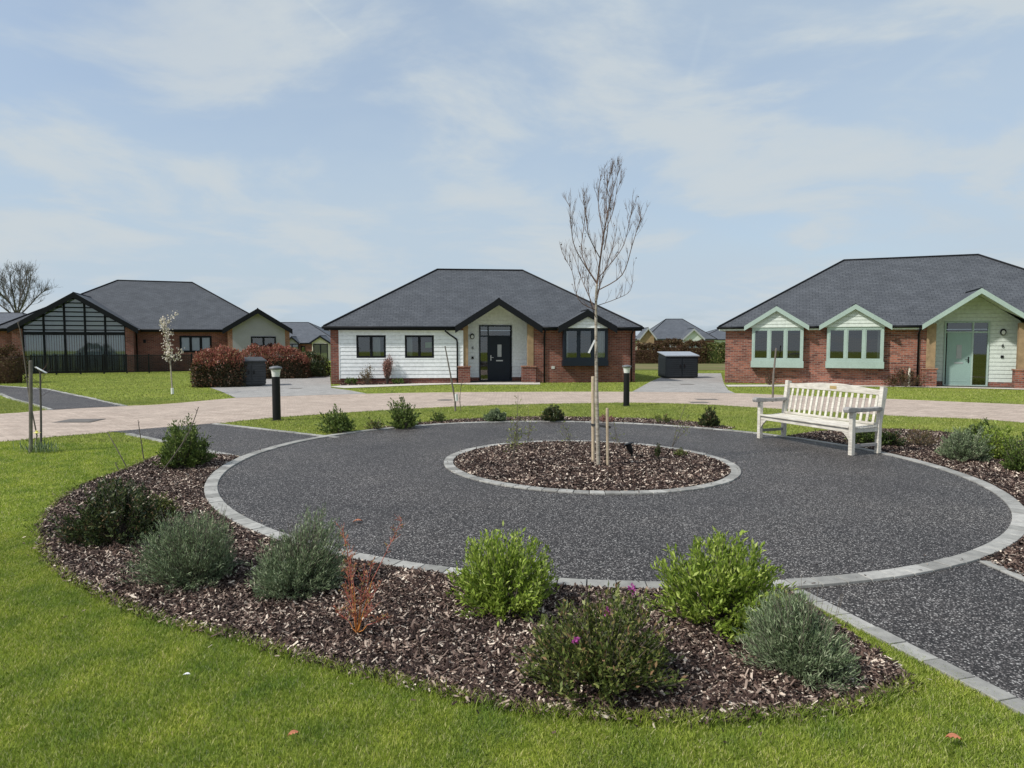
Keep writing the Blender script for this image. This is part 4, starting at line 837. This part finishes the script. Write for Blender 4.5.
shrub(727, 630, 118, 530, 'bright green bush in the front bed nearest the silvery lavender', 32, 'leaf_bright', stems=170, per=46, ll=.046, lw=.014, flat=1.1, fz=.92, fx=1.02, tipbias=.5, spread=.75)
def pinkflowers(r_, rx, ry, hgt):
    for (x, y, z) in ((.02, -.12, .40), (.17, .02, .46), (-.15, -.2, .3)):
        P = np.tile(np.array([[x*rx/.4, y, z*hgt/.46]]), (26, 1))+rs.normal(0, .006, (26, 3)); v, f = leaf_arrays(P, rs.normal(size=(26, 3))+[0, -.3, .6], .022, .010); npmesh('flower', v, f, 'petal', r_)
shrub(605, 703, 158, 592, 'sprawling dark olive shrub with a few magenta flowers at the front of the bed', 33, 'leaf_olive', fx=.88, stems=270, per=32, ll=.034, lw=.012, flat=1.0, extra=pinkflowers, spread=.9)
shrub(104, 547, 100, 480, 'dark leaved spreading shrub at the left end of the mulch bed', 34, 'leaf_dark', fx=.92, stems=240, per=34, ll=.038, lw=.014, flat=1.1)
shrub(152, 522, 36, 492, 'low yellow green trailing plant at the foot of the dark shrub', 35, 'leaf_olive', stems=70, per=16, ll=.035, lw=.012, flat=1.3)
shrub(175, 470, 60, 425, 'dense mid green bush beside the dark side path at the left', 36, 'leaf_mid', stems=220, per=30, ll=.05, lw=.016, flat=.9)
shrub(337, 434, 34, 408, 'leafy green bush at the left end of the back bed', 37, 'leaf_mid', stems=110, per=22, ll=.055, lw=.022)
shrub(403, 429.5, 32, 407, 'leafy green bush in the back bed, second from its left end', 38, 'leaf_mid', stems=110, per=22, ll=.055, lw=.022)
shrub(374, 431, 20, 419, 'low sparse plant between the two left bushes of the back bed', 39, 'leaf_olive', stems=36, per=12, ll=.05, lw=.02)
shrub(437, 423, 18, 413, 'low sparse plant right of the second bush in the back bed', 40, 'leaf_mid', stems=30, per=12, ll=.05, lw=.02)
shrub(553, 422.5, 23, 405.5, 'dark green bush in the back bed straight behind the central bed', 41, 'leaf_dark', stems=110, per=20, ll=.055, lw=.022)
shrub(710, 428, 21, 410, 'dark rounded bush at the right end of the back bed, left of the bench', 42, 'leaf_dark', stems=110, per=20, ll=.055, lw=.022)
shrub(606, 423.5, 16, 416, 'low reddish plant in the back bed behind the tree stakes', 43, 'pink_blossom', stems=30, per=10, ll=.05, lw=.02)
shrub(663, 424, 18, 417, 'low green plant in the back bed left of the dark rounded bush', 44, 'leaf_olive', stems=30, per=12, ll=.05, lw=.02)
shrub(874, 447, 40, 422, 'green bush half hidden behind the right end of the bench', 45, 'leaf_mid', stems=130, per=22, ll=.05, lw=.018)
shrub(895, 447, 26, 433, 'low dark trailing plant right of the bench leg', 46, 'leaf_dark', stems=60, per=16, ll=.05, lw=.018)
shrub(926, 448, 30, 431, 'dry brown twiggy plant in the right hand bed', 47, 'dry_leaf', stems=110, per=5, ll=.05, lw=.012, flat=.6)
shrub(987, 446, 38, 418, 'mid green bush behind the lavender in the right hand bed', 48, 'leaf_mid', stems=140, per=24, ll=.05, lw=.02)
shrub(1007, 461, 42, 430, 'bright green bush right of the lavender in the right hand bed', 49, 'leaf_bright', stems=150, per=26, ll=.045, lw=.017)
shrub(1026, 474, 34, 440, 'dark green bush cut by the right edge of the photograph', 50, 'leaf_mid', stems=120, per=24, ll=.045, lw=.017)
shrub(660, 384, 5, 380, 'tiny weed on the driveway edge', 51, 'leaf_mid', stems=10, per=6, ll=.08, lw=.03) if False else None
# against the houses
gp = dict(group='plants at the house walls')
shrub(367.5, 384.2, 17, 366.5, 'small twiggy shrub under the left window of the white boarded wall', 52, 'dry_leaf', stems=60, per=6, ll=.08, lw=.03, flat=.5, **gp)
shrub(388, 384, 17, 353, 'pinkish upright shrub between the two windows of the white boarded wall', 53, 'pink_blossom', stems=130, per=12, ll=.07, lw=.035, flat=.35, low=.4, **gp)
shrub(424, 383, 19, 364, 'small bare shrub under the right window of the white boarded wall', 54, 'dry_leaf', stems=60, per=5, ll=.08, lw=.03, flat=.6, **gp)
shrub(352, 384.5, 12, 378, 'low green tuft at the brick corner of the white boarded wall', 55, 'leaf_mid', stems=40, per=12, ll=.08, lw=.03, **gp)
shrub(398, 384, 14, 378, 'low green tuft right of the pinkish upright shrub', 56, 'leaf_mid', stems=40, per=12, ll=.08, lw=.03, **gp)
shrub(896, 386, 44, 365, 'scraggy brown green shrub against the brick wall left of the mint porch', 57, 'brown_leaf', stems=140, per=12, ll=.08, lw=.035, **gp)
shrub(862, 385, 18, 376, 'small reddish plant against the brick wall under the second mint bay', 58, 'brown_leaf', stems=40, per=8, ll=.08, lw=.035, **gp)
shrub(768, 385, 14, 372, 'small dry plant under the first mint bay window', 59, 'brown_leaf', stems=40, per=6, ll=.08, lw=.03, **gp)

# red stemmed plant
def red_plant():
    b_ = U(357, 638); r_ = empty('red_stemmed_shrub', b_, 0, 'small shrub of bare red and orange stems in the front bed', 'shrub', None); m_ = MB(); m2 = MB(); Ps = []; Ds = []; s_ = b_.y/F
    tips = [(343, 520, 0), (403, 517, .05), (385, 575, -.1), (372, 560, .05), (350, 560, -.05), (362, 575, .1), (336, 610, 0), (340, 590, .1), (392, 612, -.05), (378, 598, -.15), (347, 545, .08), (359, 600, -.12), (352, 585, 0), (367, 590, 0)]
    for tx, ty, dy in tips:
        p2 = Vector(((tx-357)*s_, dy, (638-ty)*s_)); p1 = p2*.45+Vector((-(p2.x)*.12, 0, .02)); m_.tube([(0, 0, .03), p1*.6, p1], [.004, .003, .0026], 5); m2.tube([p1, p1.lerp(p2, .5)+Vector((rnd.uniform(-.01, .01), 0, 0)), p2], [.0026, .002, .001], 5)
        for k in range(14):
            t_ = rnd.uniform(.3, 1); q_ = p1.lerp(p2, t_); e_ = q_+Vector((rnd.uniform(-.05, .05), rnd.uniform(-.04, .04), rnd.uniform(.01, .06))); m2.tube([q_, e_], [.0013, .0008], 3)
            for j in range(3): Ps.append(tuple(q_.lerp(e_, rnd.random()))); Ds.append((rnd.gauss(0, 1), rnd.gauss(0, 1), rnd.gauss(.5, 1)))
    m_.build('lower_stems', 'orange_stem', r_); m2.build('upper_stems', 'red_stem', r_); v, f = leaf_arrays(np.array(Ps), np.array(Ds), .018, .008); npmesh('leaves', v, f, 'fallen_leafy', r_)
island('fallen_leafy', [(0, (.30, .07, .05)), (.5, (.38, .20, .10)), (1, (.22, .22, .06))], .6, .3, .2)
red_plant()

# ------------------------------------------------------------------ trees
def branch(mb, P, r0, r1, n=6, sub=6):
    pts = [Vector(p) for p in smooth_poly(P, 4)]; k = len(pts); mb.tube(pts, [r0+(r1-r0)*i/(k-1) for i in range(k)], n)
    return pts
def twigs(mb, pts, cnt, ln, r_, upb=.6, depth=1, buds=None):
    for _ in range(cnt):
        i = rnd.randrange(max(1, len(pts)//5), len(pts)-1); p = pts[i]; ax = (pts[i+1]-pts[i]).normalized()
        d = (ax*.7+Vector((rnd.gauss(0, .5), rnd.gauss(0, .5), rnd.gauss(0, .3)+upb))).normalized(); l_ = ln*rnd.uniform(.4, 1.1); q1 = p+d*l_*.5; q2 = q1+(d+Vector((rnd.gauss(0, .15), rnd.gauss(0, .15), .25))).normalized()*l_*.5
        mb.tube([p, q1, q2], [r_, r_*.75, r_*.4], 4, False)
        if buds is not None:
            for t_ in (.4, .7, 1): buds.append(tuple(q1.lerp(q2, t_)))
        if depth > 1: twigs(mb, [p, q1, q1.lerp(q2, .5), q2], max(1, cnt//5), ln*.5, r_*.65, upb, depth-1, buds)
def central_tree():
    B = U(598.5, 467.5); Y = B.y; r_ = empty('young_tree', B, 0, 'tall bare young tree with upright branches in the central round bed', 'tree')
    Q = lambda px, py, dy=0: at(px, py, Y+dy)-B
    t = MB(); trunk = branch(t, [(0, 0, -.02), Q(597.5, 430), Q(596.5, 380), Q(596, 330), Q(596, 300), Q(597, 284)], .029, .014, 10); t.build('trunk', 'bark_pale', r_, smooth=True)
    b = MB(); buds = []
    L_ = [([(597, 284), (603.5, 236, .02), (608, 212), (612, 194), (619, 170)], .018, .0035, 22), ([(597, 284, 0), (576, 250, -.15), (571, 225, -.2), (570, 203, -.22)], .010, .003, 14), ([(597, 283), (582, 255, .2), (585, 218, .28), (587, 195, .3)], .010, .003, 14),
          ([(600.5, 259), (589, 236, -.2), (586, 215, -.25), (583, 200, -.3)], .009, .003, 12), ([(603.5, 236), (598.6, 208, .12), (599, 190, .15), (601, 175, .15)], .008, .003, 12), ([(598, 278), (612, 262, .25), (624, 244, .3), (630, 218, .35), (633, 205, .35)], .010, .003, 16),
          ([(598.6, 290), (622, 275, -.2), (632, 246, -.3), (637, 230, -.3), (642, 218, -.3)], .010, .003, 16), ([(604, 250), (608, 225, -.1), (606, 200, -.12), (608, 184, -.1), (611, 172, -.1)], .010, .003, 18), ([(596, 310), (579, 300, -.1), (572, 271, -.15), (564, 258, -.15)], .009, .0025, 12),
          ([(596, 312), (584, 285, .25), (578, 268, .35), (571, 248, .4)], .008, .0025, 12), ([(596, 306), (616, 299, .1), (630, 291, .15), (633, 275, .2)], .007, .0025, 8), ([(596, 318), (590, 300, -.25), (588, 280, -.35), (592, 262, -.35)], .008, .0025, 10),
          ([(597, 295), (603, 275, -.28), (612, 250, -.35), (617, 228, -.35)], .009, .0025, 12), ([(597, 300), (600, 280, .3), (596, 255, .4), (594, 232, .42)], .008, .0025, 10), ([(604, 232), (612, 215, .15), (616, 195, .18), (622, 178, .2)], .007, .0025, 12)]
    for P, r0, r1, n in L_:
        pts = branch(b, [Q(p[0], p[1], p[2] if len(p) > 2 else 0) for p in P], r0*.72, r1*.8, 6); twigs(b, pts, int(n*1.5), .24, .0027, 1.1, 2, buds)
    b.build('branches', 'twig', r_)
    P_ = np.array(rnd.sample(buds, min(70, len(buds)))); v, f = leaf_arrays(P_, rs.normal(size=P_.shape)+[0, 0, -.3], .028, .018); npmesh('old_leaves', v, f, 'brown_leaf', r_)
    tg = MB(); a = Q(594.8, 340, -.05); e_ = Q(588.6, 353, -.06); tg.beam(a, e_, .022, .004, (0, 1, 0)); tg.build('plant_label', 'white_plastic', r_)
    # stakes
    for px, pb, pt_, rr in ((593.3, 463, 376.5, .024), (607.6, 467, 408, .02)):
        c = U(px, pb); top = at(px-.4, pt_, c.y); st = tag(MB().tube([c-Vector((0, 0, .1)), Vector((top.x, c.y, top.z-.01)), Vector((top.x, c.y, top.z))], [rr, rr, rr*.9], 10).build('tree_stake', 'stake_wood'), 'taller round wooden stake tied to the central young tree' if pt_ < 400 else 'shorter round wooden stake right of the central tree trunk', 'stake', 'tree stakes')
    a, c = U(593.3, 463), U(607.6, 467); z = at(600, 427.5, Y).z
    tie = MB().beam((a.x-.03, a.y-.02, z), (c.x+.03, c.y-.02, z), .012, .03); tag(tie.build('tree_tie', 'tie'), 'black rubber strap joining the two stakes and trunk', 'strap')
central_tree()
def spike_light():
    b_ = U(631.5, 458.5); r_ = empty('garden_spotlight', b_, 0, 'small black garden spotlight in the central bed right of the tree', 'spotlight')
    MB().tube([(0.01, 0, -.03), (0, 0, .10)], [.008, .016], 8).build('spike', 'black_metal', r_)
    MB().tube([(.0, 0, .08), (-.02, 0, .13), (-.05, -.01, .205)], [.026, .04, .042], 14).build('lamp_head', 'black_metal', r_); MB().beam((-.11, -.01, .20), (.02, -.01, .235), .09, .014).build('hood', 'black_metal', r_, bevel=.004)
spike_light()
def wisp(px, pb, pt_, topx, label, seed, leafm='yellow_leaf', nl=160):
    b_ = U(px, pb); r_ = empty('wispy_seedling', b_, 0, label, 'seedling', 'thin plants in the central bed'); rr = random.Random(seed); m_ = MB(); Ps = []; Ds = []
    for k in range(3):
        t_ = at(topx+rr.uniform(-6, 6)*(k > 0), pt_+(pb-pt_)*.25*k, b_.y)-b_; mid = t_*.5+Vector((rr.uniform(-.03, .03), rr.uniform(-.03, .03), 0)); m_.tube([(0, 0, 0), mid, t_], [.006, .0045, .0025], 4)
        for j in range(nl//3):
            q_ = rr.uniform(.35, 1); p = (mid*q_*2) if q_ < .5 else mid.lerp(t_, q_*2-1); off = Vector((rr.gauss(0, .05), rr.gauss(0, .05), rr.gauss(0, .02))); Ps.append(tuple(p+off)); Ds.append((off.x*8, off.y*8, .5))
            m_.tube([p, p+off], [.0012, .0008], 3, False)
    m_.build('stems', 'twig_grey', r_); v, f = leaf_arrays(np.array(Ps), np.array(Ds)+rs.normal(0, .3, (len(Ps), 3)), .045, .017); npmesh('foliage', v, f, leafm, r_)
wisp(512, 464, 396, 518, 'tall thin yellow green plant at the left of the central bed', 1)
wisp(527, 447, 405, 528, 'thin plant just behind the tall one at the left of the central bed', 2, nl=40)
wisp(570, 447, 422, 562, 'low thin plant at the back of the central bed left of the stakes', 3, nl=40)
wisp(672, 447, 404, 686, 'thin yellow green plant at the right of the central bed', 4, nl=60)
wisp(618, 448, 425, 614, 'faint thin plant behind the short stake', 5, nl=24)
shrub(658, 461, 9, 445, 'small dark conical plant right of the garden spotlight', 61, 'leaf_dark', stems=50, per=20, ll=.03, lw=.008, flat=.35, low=.3, group='thin plants in the central bed')
shrub(682, 458, 14, 451, 'low green tuft at the right of the central bed', 62, 'leaf_olive', stems=30, per=10, ll=.03, lw=.012, group='thin plants in the central bed')

def sapling_left():
    b_ = U(30.5, 452.5); r_ = tag(MB().tube([b_-Vector((0, 0, .1)), at(30.7, 362, b_.y), at(30.7, 360.5, b_.y)], [.024, .024, .02], 10).build('tree_stake', 'stake_old'), 'thick grey stake beside the thin sapling at the far left', 'stake', 'tree stakes')
    c = U(41, 451.5); s_ = empty('sapling', c, 0, 'thin dark sapling with white tag beside the thick grey stake', 'tree', 'young trees'); Q = lambda px, py, dy=0: at(px, py, c.y+dy)-c
    m_ = MB(); pts = branch(m_, [(0, 0, 0), Q(41, 420), Q(40.5, 390), Q(40, 370)], .016, .010, 8); m_.build('trunk', 'bark_dark', s_)
    m_ = MB(); twigs(m_, pts[6:], 12, .22, .003, .3, 1); m_.build('branches', 'twig', s_); MB().beam(Q(35.5, 367), Q(46.5, 373), .035, .01).build('plant_label', 'white_plastic', s_)
    d = U(34.5, 446); m_ = MB(); pts = branch(m_, [at(37, 436, d.y)-d, at(29, 395, d.y)-d, at(26, 372, d.y)-d, at(21, 335, d.y)-d, at(17.5, 322, d.y)-d], .010, .006, 6); m_.tube([(0, 0, 0), at(37, 436, d.y)-d], .01, 6); twigs(m_, pts[3:], 7, .18, .0025, .1, 1); w_ = m_.build('leaning_whip', 'twig_grey'); w_.location = d; tag(w_, 'long thin leaning whip left of the thick grey stake', 'tree', 'young trees')
    p = U(42, 453); k = empty('daffodil_clump', p, 0, 'clump of daffodil leaves with one pale flower at the foot of the stake', 'daffodils'); n = 90; Pp = np.c_[rs.normal(0, .12, n), rs.normal(0, .06, n), np.zeros(n)]; v, f = leaf_arrays(Pp, np.c_[rs.normal(0, .35, n), rs.normal(0, .35, n), np.ones(n)], .2, .014); npmesh('leaves', v, f, 'lavender_leaf', k)
    fl = MB(); z = .28; fl.tube([(-.05, 0, 0), (-.06, 0, z)], .003, 4); fl.build('flower_stem', 'leaf_mid', k); fl = MB(); fl.lathe([(.012, 0), (.05, .012), (.012, .016), (.02, .04)], 8, (-.06, 0, z)); fl.build('flower', 'daffodil', k)
sapling_left()
def blossom_tree():
    c = U(172.5, 394.5); r_ = empty('blossom_tree', c, 0, 'slender young tree with cream blossom on the left lawn', 'tree', 'young trees'); Q = lambda px, py, dy=0: at(px, py, c.y+dy)-c
    m_ = MB(); pts = branch(m_, [(0, 0, 0), Q(171, 372), Q(169, 350), Q(164, 323)], .03, .008, 7); m_.build('trunk', 'bark_pale', r_)
    m_ = MB(); buds = []; twigs(m_, pts[4:], 20, .62, .006, .5, 1, buds)
    m_.build('branches', 'twig_grey', r_); P_ = np.array(buds); P_ = np.repeat(P_, 7, 0)+rs.normal(0, .05, (len(P_)*7, 3)); v, f = leaf_arrays(P_, rs.normal(size=P_.shape), .075, .05); npmesh('blossom', v, f, 'blossom', r_)
    g = MB(); g.tube([(.02, -.04, .02), (.02, -.04, .22)], .05, 8); g.build('trunk_guard', 'white_plastic', r_)
blossom_tree()
def stake_sapling():
    c = U(455.5, 411.5); tag(MB().tube([c-Vector((0, 0, .05)), at(455, 400, c.y), at(450.5, 375, c.y), at(445, 346, c.y)], [.022, .022, .018, .014], 8).build('tree_stake', 'stake_old'), 'leaning weathered stake on the grass in front of the white boarded wall', 'stake', 'tree stakes')
    d = U(461, 411.5); r_ = empty('sapling', d, 0, 'tiny twiggy sapling with white guard beside the leaning stake', 'tree', 'young trees'); m_ = MB(); pts = branch(m_, [(0, 0, 0), at(460, 400, d.y)-d, at(461, 388, d.y)-d, at(463, 380, d.y)-d], .008, .004, 5); twigs(m_, pts, 14, .25, .004, .4, 1); m_.build('branches', 'twig_grey', r_)
    g = MB(); g.tube([at(456.5, 401, d.y)-d, at(456, 394, d.y)-d], .04, 8); g.build('trunk_guard', 'white_plastic', r_)
    e_ = U(772.5, 402); tag(MB().tube([e_-Vector((0, 0, .1)), at(773.5, 375, e_.y), at(776, 350, e_.y), at(776.2, 348, e_.y)], [.032, .03, .026, .02], 8).build('tree_stake', 'stake_old'), 'leaning grey stake standing on the verge behind the bench', 'stake', 'tree stakes')
stake_sapling()
def bare_tree():
    Y = 88; c = at(17, 345, Y); c.z = -.12; r_ = empty('bare_tree', c, 0, 'large bare winter tree on the horizon at the far left', 'tree'); m_ = MB(); Q = lambda px, py, dy=0: at(px, py, Y+dy)-c
    trunk = branch(m_, [(0, 0, 0), Q(17, 325), Q(17, 316)], .5, .35, 8); m_.build('trunk', 'bark_dark', r_); b = MB()
    for P in ([(17, 316), (10, 303), (4, 290, 2), (1, 278, 2)], [(17, 316), (14, 300, -2), (11, 285, -2), (10, 271, -2)], [(17, 316), (20, 298, 1), (20, 283, 2), (20, 269, 2)], [(17, 316), (25, 300, -2), (29, 286, -3), (31, 274, -3)], [(17, 318), (30, 305, 2), (38, 296, 3), (44, 291, 3)], [(17, 318), (4, 308, -1), (-8, 298), (-14, 288)], [(20, 298), (26, 284, 3), (26, 272, 4)], [(10, 303), (-2, 290, -3), (-6, 276, -3)]):
        pts = branch(b, [Q(p[0], p[1], p[2] if len(p) > 2 else 0) for p in P], .12, .03, 5); twigs(b, pts, 30, 2.0, .022, .35, 3)
    b.build('branches', 'bark_dark', r_)
bare_tree()

# ------------------------------------------------------------------ hedges
def hedge(name, c, L_, W_, H_, th, label, leafm, topm=None, n=9000, ll=.09, lw=.045, topfrac=.22, group='hedges', cat='hedge'):
    r_ = empty(name, c, th, label, cat, group)
    def shell(n, z0, z1):
        u = rs.uniform(-1, 1, n); v = rs.uniform(-1, 1, n); z = rs.uniform(z0, z1, n); face = rs.randint(0, 5, n)
        x = u*L_/2; y = v*W_/2
        x = np.where(face == 0, np.sign(u)*L_/2, x); y = np.where((face == 1) | (face == 2), np.sign(v)*W_/2, y); z = np.where(face >= 3, z1-abs(rs.normal(0, .05, n)), z)
        b_ = .10*np.sin(x*2.3+1)+.07*np.sin(y*3.1+z*2); rr = 1-.42*np.clip((z/H_-.5)/.5, 0, 1)**2.2
        P = np.c_[x*rr*(1+b_*.5), y*rr*(1+b_), z*(1+.07*np.sin(x*3.1+y*2+c[0])+.05*np.sin(x*7))]; return P+rs.normal(0, .06, P.shape)
    P = shell(n, .02, H_*(1-topfrac if topm else 1)); P[:, 2] = np.maximum(P[:, 2], .02); v, f = leaf_arrays(P, rs.normal(size=P.shape)+[0, 0, .4], ll, lw); npmesh('foliage', v, f, leafm, r_)
    core = MB(); core.box(-L_/2*.86, L_/2*.86, -W_/2*.7, W_/2*.7, 0, H_*.76); core.build('inner_growth', leafm, r_, bevel=.1)
    if topm: P = shell(int(n*.6), H_*(1-topfrac), H_); v, f = leaf_arrays(P, rs.normal(size=P.shape)*.6+[0, 0, 1], ll*1.2, lw); npmesh('new_growth', v, f, topm, r_)
    return r_
q = U(219, 388); hedge('hedge', q+Vector((-.35, .9, 0)), 1.9, 1.4, 1.36, .3, 'squarish photinia hedge with red new growth left of the grey bin store', 'hedge_leaf', 'red_leaf', 9000, topfrac=.34)
q = U(275, 379); hedge('hedge', q+Vector((-.2, .6, 0)), 3.2, 1.2, 1.42, .25, 'long bright red topped hedge behind the grey bin store', 'hedge_leaf', 'red_leaf', 11000, topfrac=.42)
q = U(301, 377); hedge('hedge', q+Vector((.3, .5, 0)), 1.8, 1.2, 1.1, .1, 'dark green shrub mass at the right end of the red topped hedge', 'leaf_dark', None, 6000)
q = U(3, 384); hedge('hedge', q+Vector((-.9, .6, 0)), 2.4, 1.2, 1.5, .1, 'brownish hedge at the left edge in front of the railings', 'brown_leaf', None, 6000)
for i, (px, wd, hh, lm, lab) in enumerate(((648, 3.0, 1.5, 'brown_leaf', 'brown hedge clump nearest the centre bungalow, beyond the bin store'), (672, 2.6, 1.8, 'brown_leaf', 'rust brown hedge clump straight behind the dark bin store'), (694, 2.4, 1.7, 'brown_leaf', 'brown hedge clump under the pale gable of the far bungalow'), (715, 2.6, 1.55, 'leaf_olive', 'olive hedge clump right of the far pale gable'), (737, 3.0, 1.6, 'leaf_olive', 'olive hedge clump beside the corner of the mint bungalow'))):
    q = at(px, 360, 62); q.z = gz(q.x, 62); hedge('hedge', q, wd*1.1, 1.5, hh*1.12, 0, lab, lm, None, 4200, .16, .07)

# ------------------------------------------------------------------ covers in the road, twigs, leaves
def cover(px0, px1, py, dpt, label, round_=False, m='plate'):
    a, b_ = U(px0, py), U(px1, py); c = (a+b_)/2; L_ = (b_-a).length; d = b_-a; th = math.atan2(d.y, d.x); r_ = empty('manhole_cover', (c.x, c.y, gz(c.x, c.y)+.004), th, label, 'manhole cover', 'drain and manhole covers')
    if round_: MB().lathe([(L_/2, -.01), (L_/2, .006)], 24).build('frame', m, r_); MB().lathe([(L_/2*.86, .0), (L_/2*.86, .010)], 24).build('lid', 'plate', r_)
    else:
        MB().box(-L_/2, L_/2, -dpt/2, dpt/2, -.01, .005).build('frame', 'plate', r_); MB().box(-L_/2+.05, L_/2-.05, -dpt/2+.05, dpt/2-.05, 0, .009).build('lid', m, r_)
cover(60.5, 98, 421, .62, 'rectangular inspection cover in the paved road at the left'); cover(437, 453, 400.3, .5, 'round cover in the road before the centre bungalow', True); cover(696, 717, 399.5, .4, 'long grating in the road, the farther of the two by the bench'); cover(690, 708, 402.6, .4, 'long grating in the road, the nearer of the two by the bench'); cover(290, 302, 388.5, .35, 'small drain in the grey driveway left of the centre bungalow'); cover(680, 694, 384.5, .5, 'small drain in the driveway before the dark bin store')
def stick(pts, label, r0=.008):
    P = [U(*pts[0])]+[at(px, py, U(*pts[0]).y+dy) for px, py, dy in pts[1:]]; o = P[0].copy(); m_ = MB(); ps_ = branch(m_, [p-o for p in P], r0, r0*.5, 5)
    for i in range(3, len(ps_)-1, 2): m_.tube([ps_[i], ps_[i]+Vector((rnd.uniform(-.03, .03), 0, .03))], [.004, .002], 4)
    ob = m_.build('bare_sapling', 'twig_grey'); ob.location = o; tag(ob, label, 'twig', 'bare stems at the left bed')
stick([(127.5, 469), (118, 451, 0), (107, 432, .1)], 'short leaning bare stem on the lawn edge at the left end of the bed'); stick([(144, 461), (141, 440, 0), (138, 420, 0)], 'upright bare stem at the back of the left bed'); stick([(158, 477), (178, 450, -.1), (190, 430, -.15), (198.5, 407, -.2)], 'long bare stem leaning over the mid green bush'); stick([(119, 471), (115, 462, 0)], 'tiny bare stub left of the short leaning stem')
def leafthing(px, py, size, m, label, th=0):
    c = U(px, py); c.z += .045 if m != 'fallen' or py > 600 else .022; k = 8; mb = MB(); top = []
    pts = [(size*t_, size*.36*math.sin(math.pi*t_)**.8, .18*size*math.sin(3*t_)) for t_ in [i/k for i in range(k+1)]]; lo = [(x, -y, z+.12*size*(i % 2)) for i, (x, y, z) in enumerate(pts)]
    for i in range(k): mb.poly([pts[i], (pts[i][0], 0, pts[i][2]-.06*size), (pts[i+1][0], 0, pts[i+1][2]-.06*size), pts[i+1]]); mb.poly([(pts[i][0], 0, pts[i][2]-.06*size), lo[i], lo[i+1], (pts[i+1][0], 0, pts[i+1][2]-.06*size)])
    o = mb.build('fallen_leaf', m); o.location = c; o.rotation_euler = (0, 0, th); tag(o, label, 'leaf', 'fallen leaves')
leafthing(353, 524, .085, 'fallen', 'orange fallen leaf lying on the dark round path', .2); leafthing(945, 747, .06, 'fallen', 'orange brown leaf on the lawn at lower right', -.4); leafthing(288, 746, .045, 'fallen', 'small brown leaf on the lawn at the bottom', .5); leafthing(183, 684, .035, 'white_plastic', 'small pale leaf on the lawn below the left lavender', .1)
print('objects', len(bpy.data.objects))
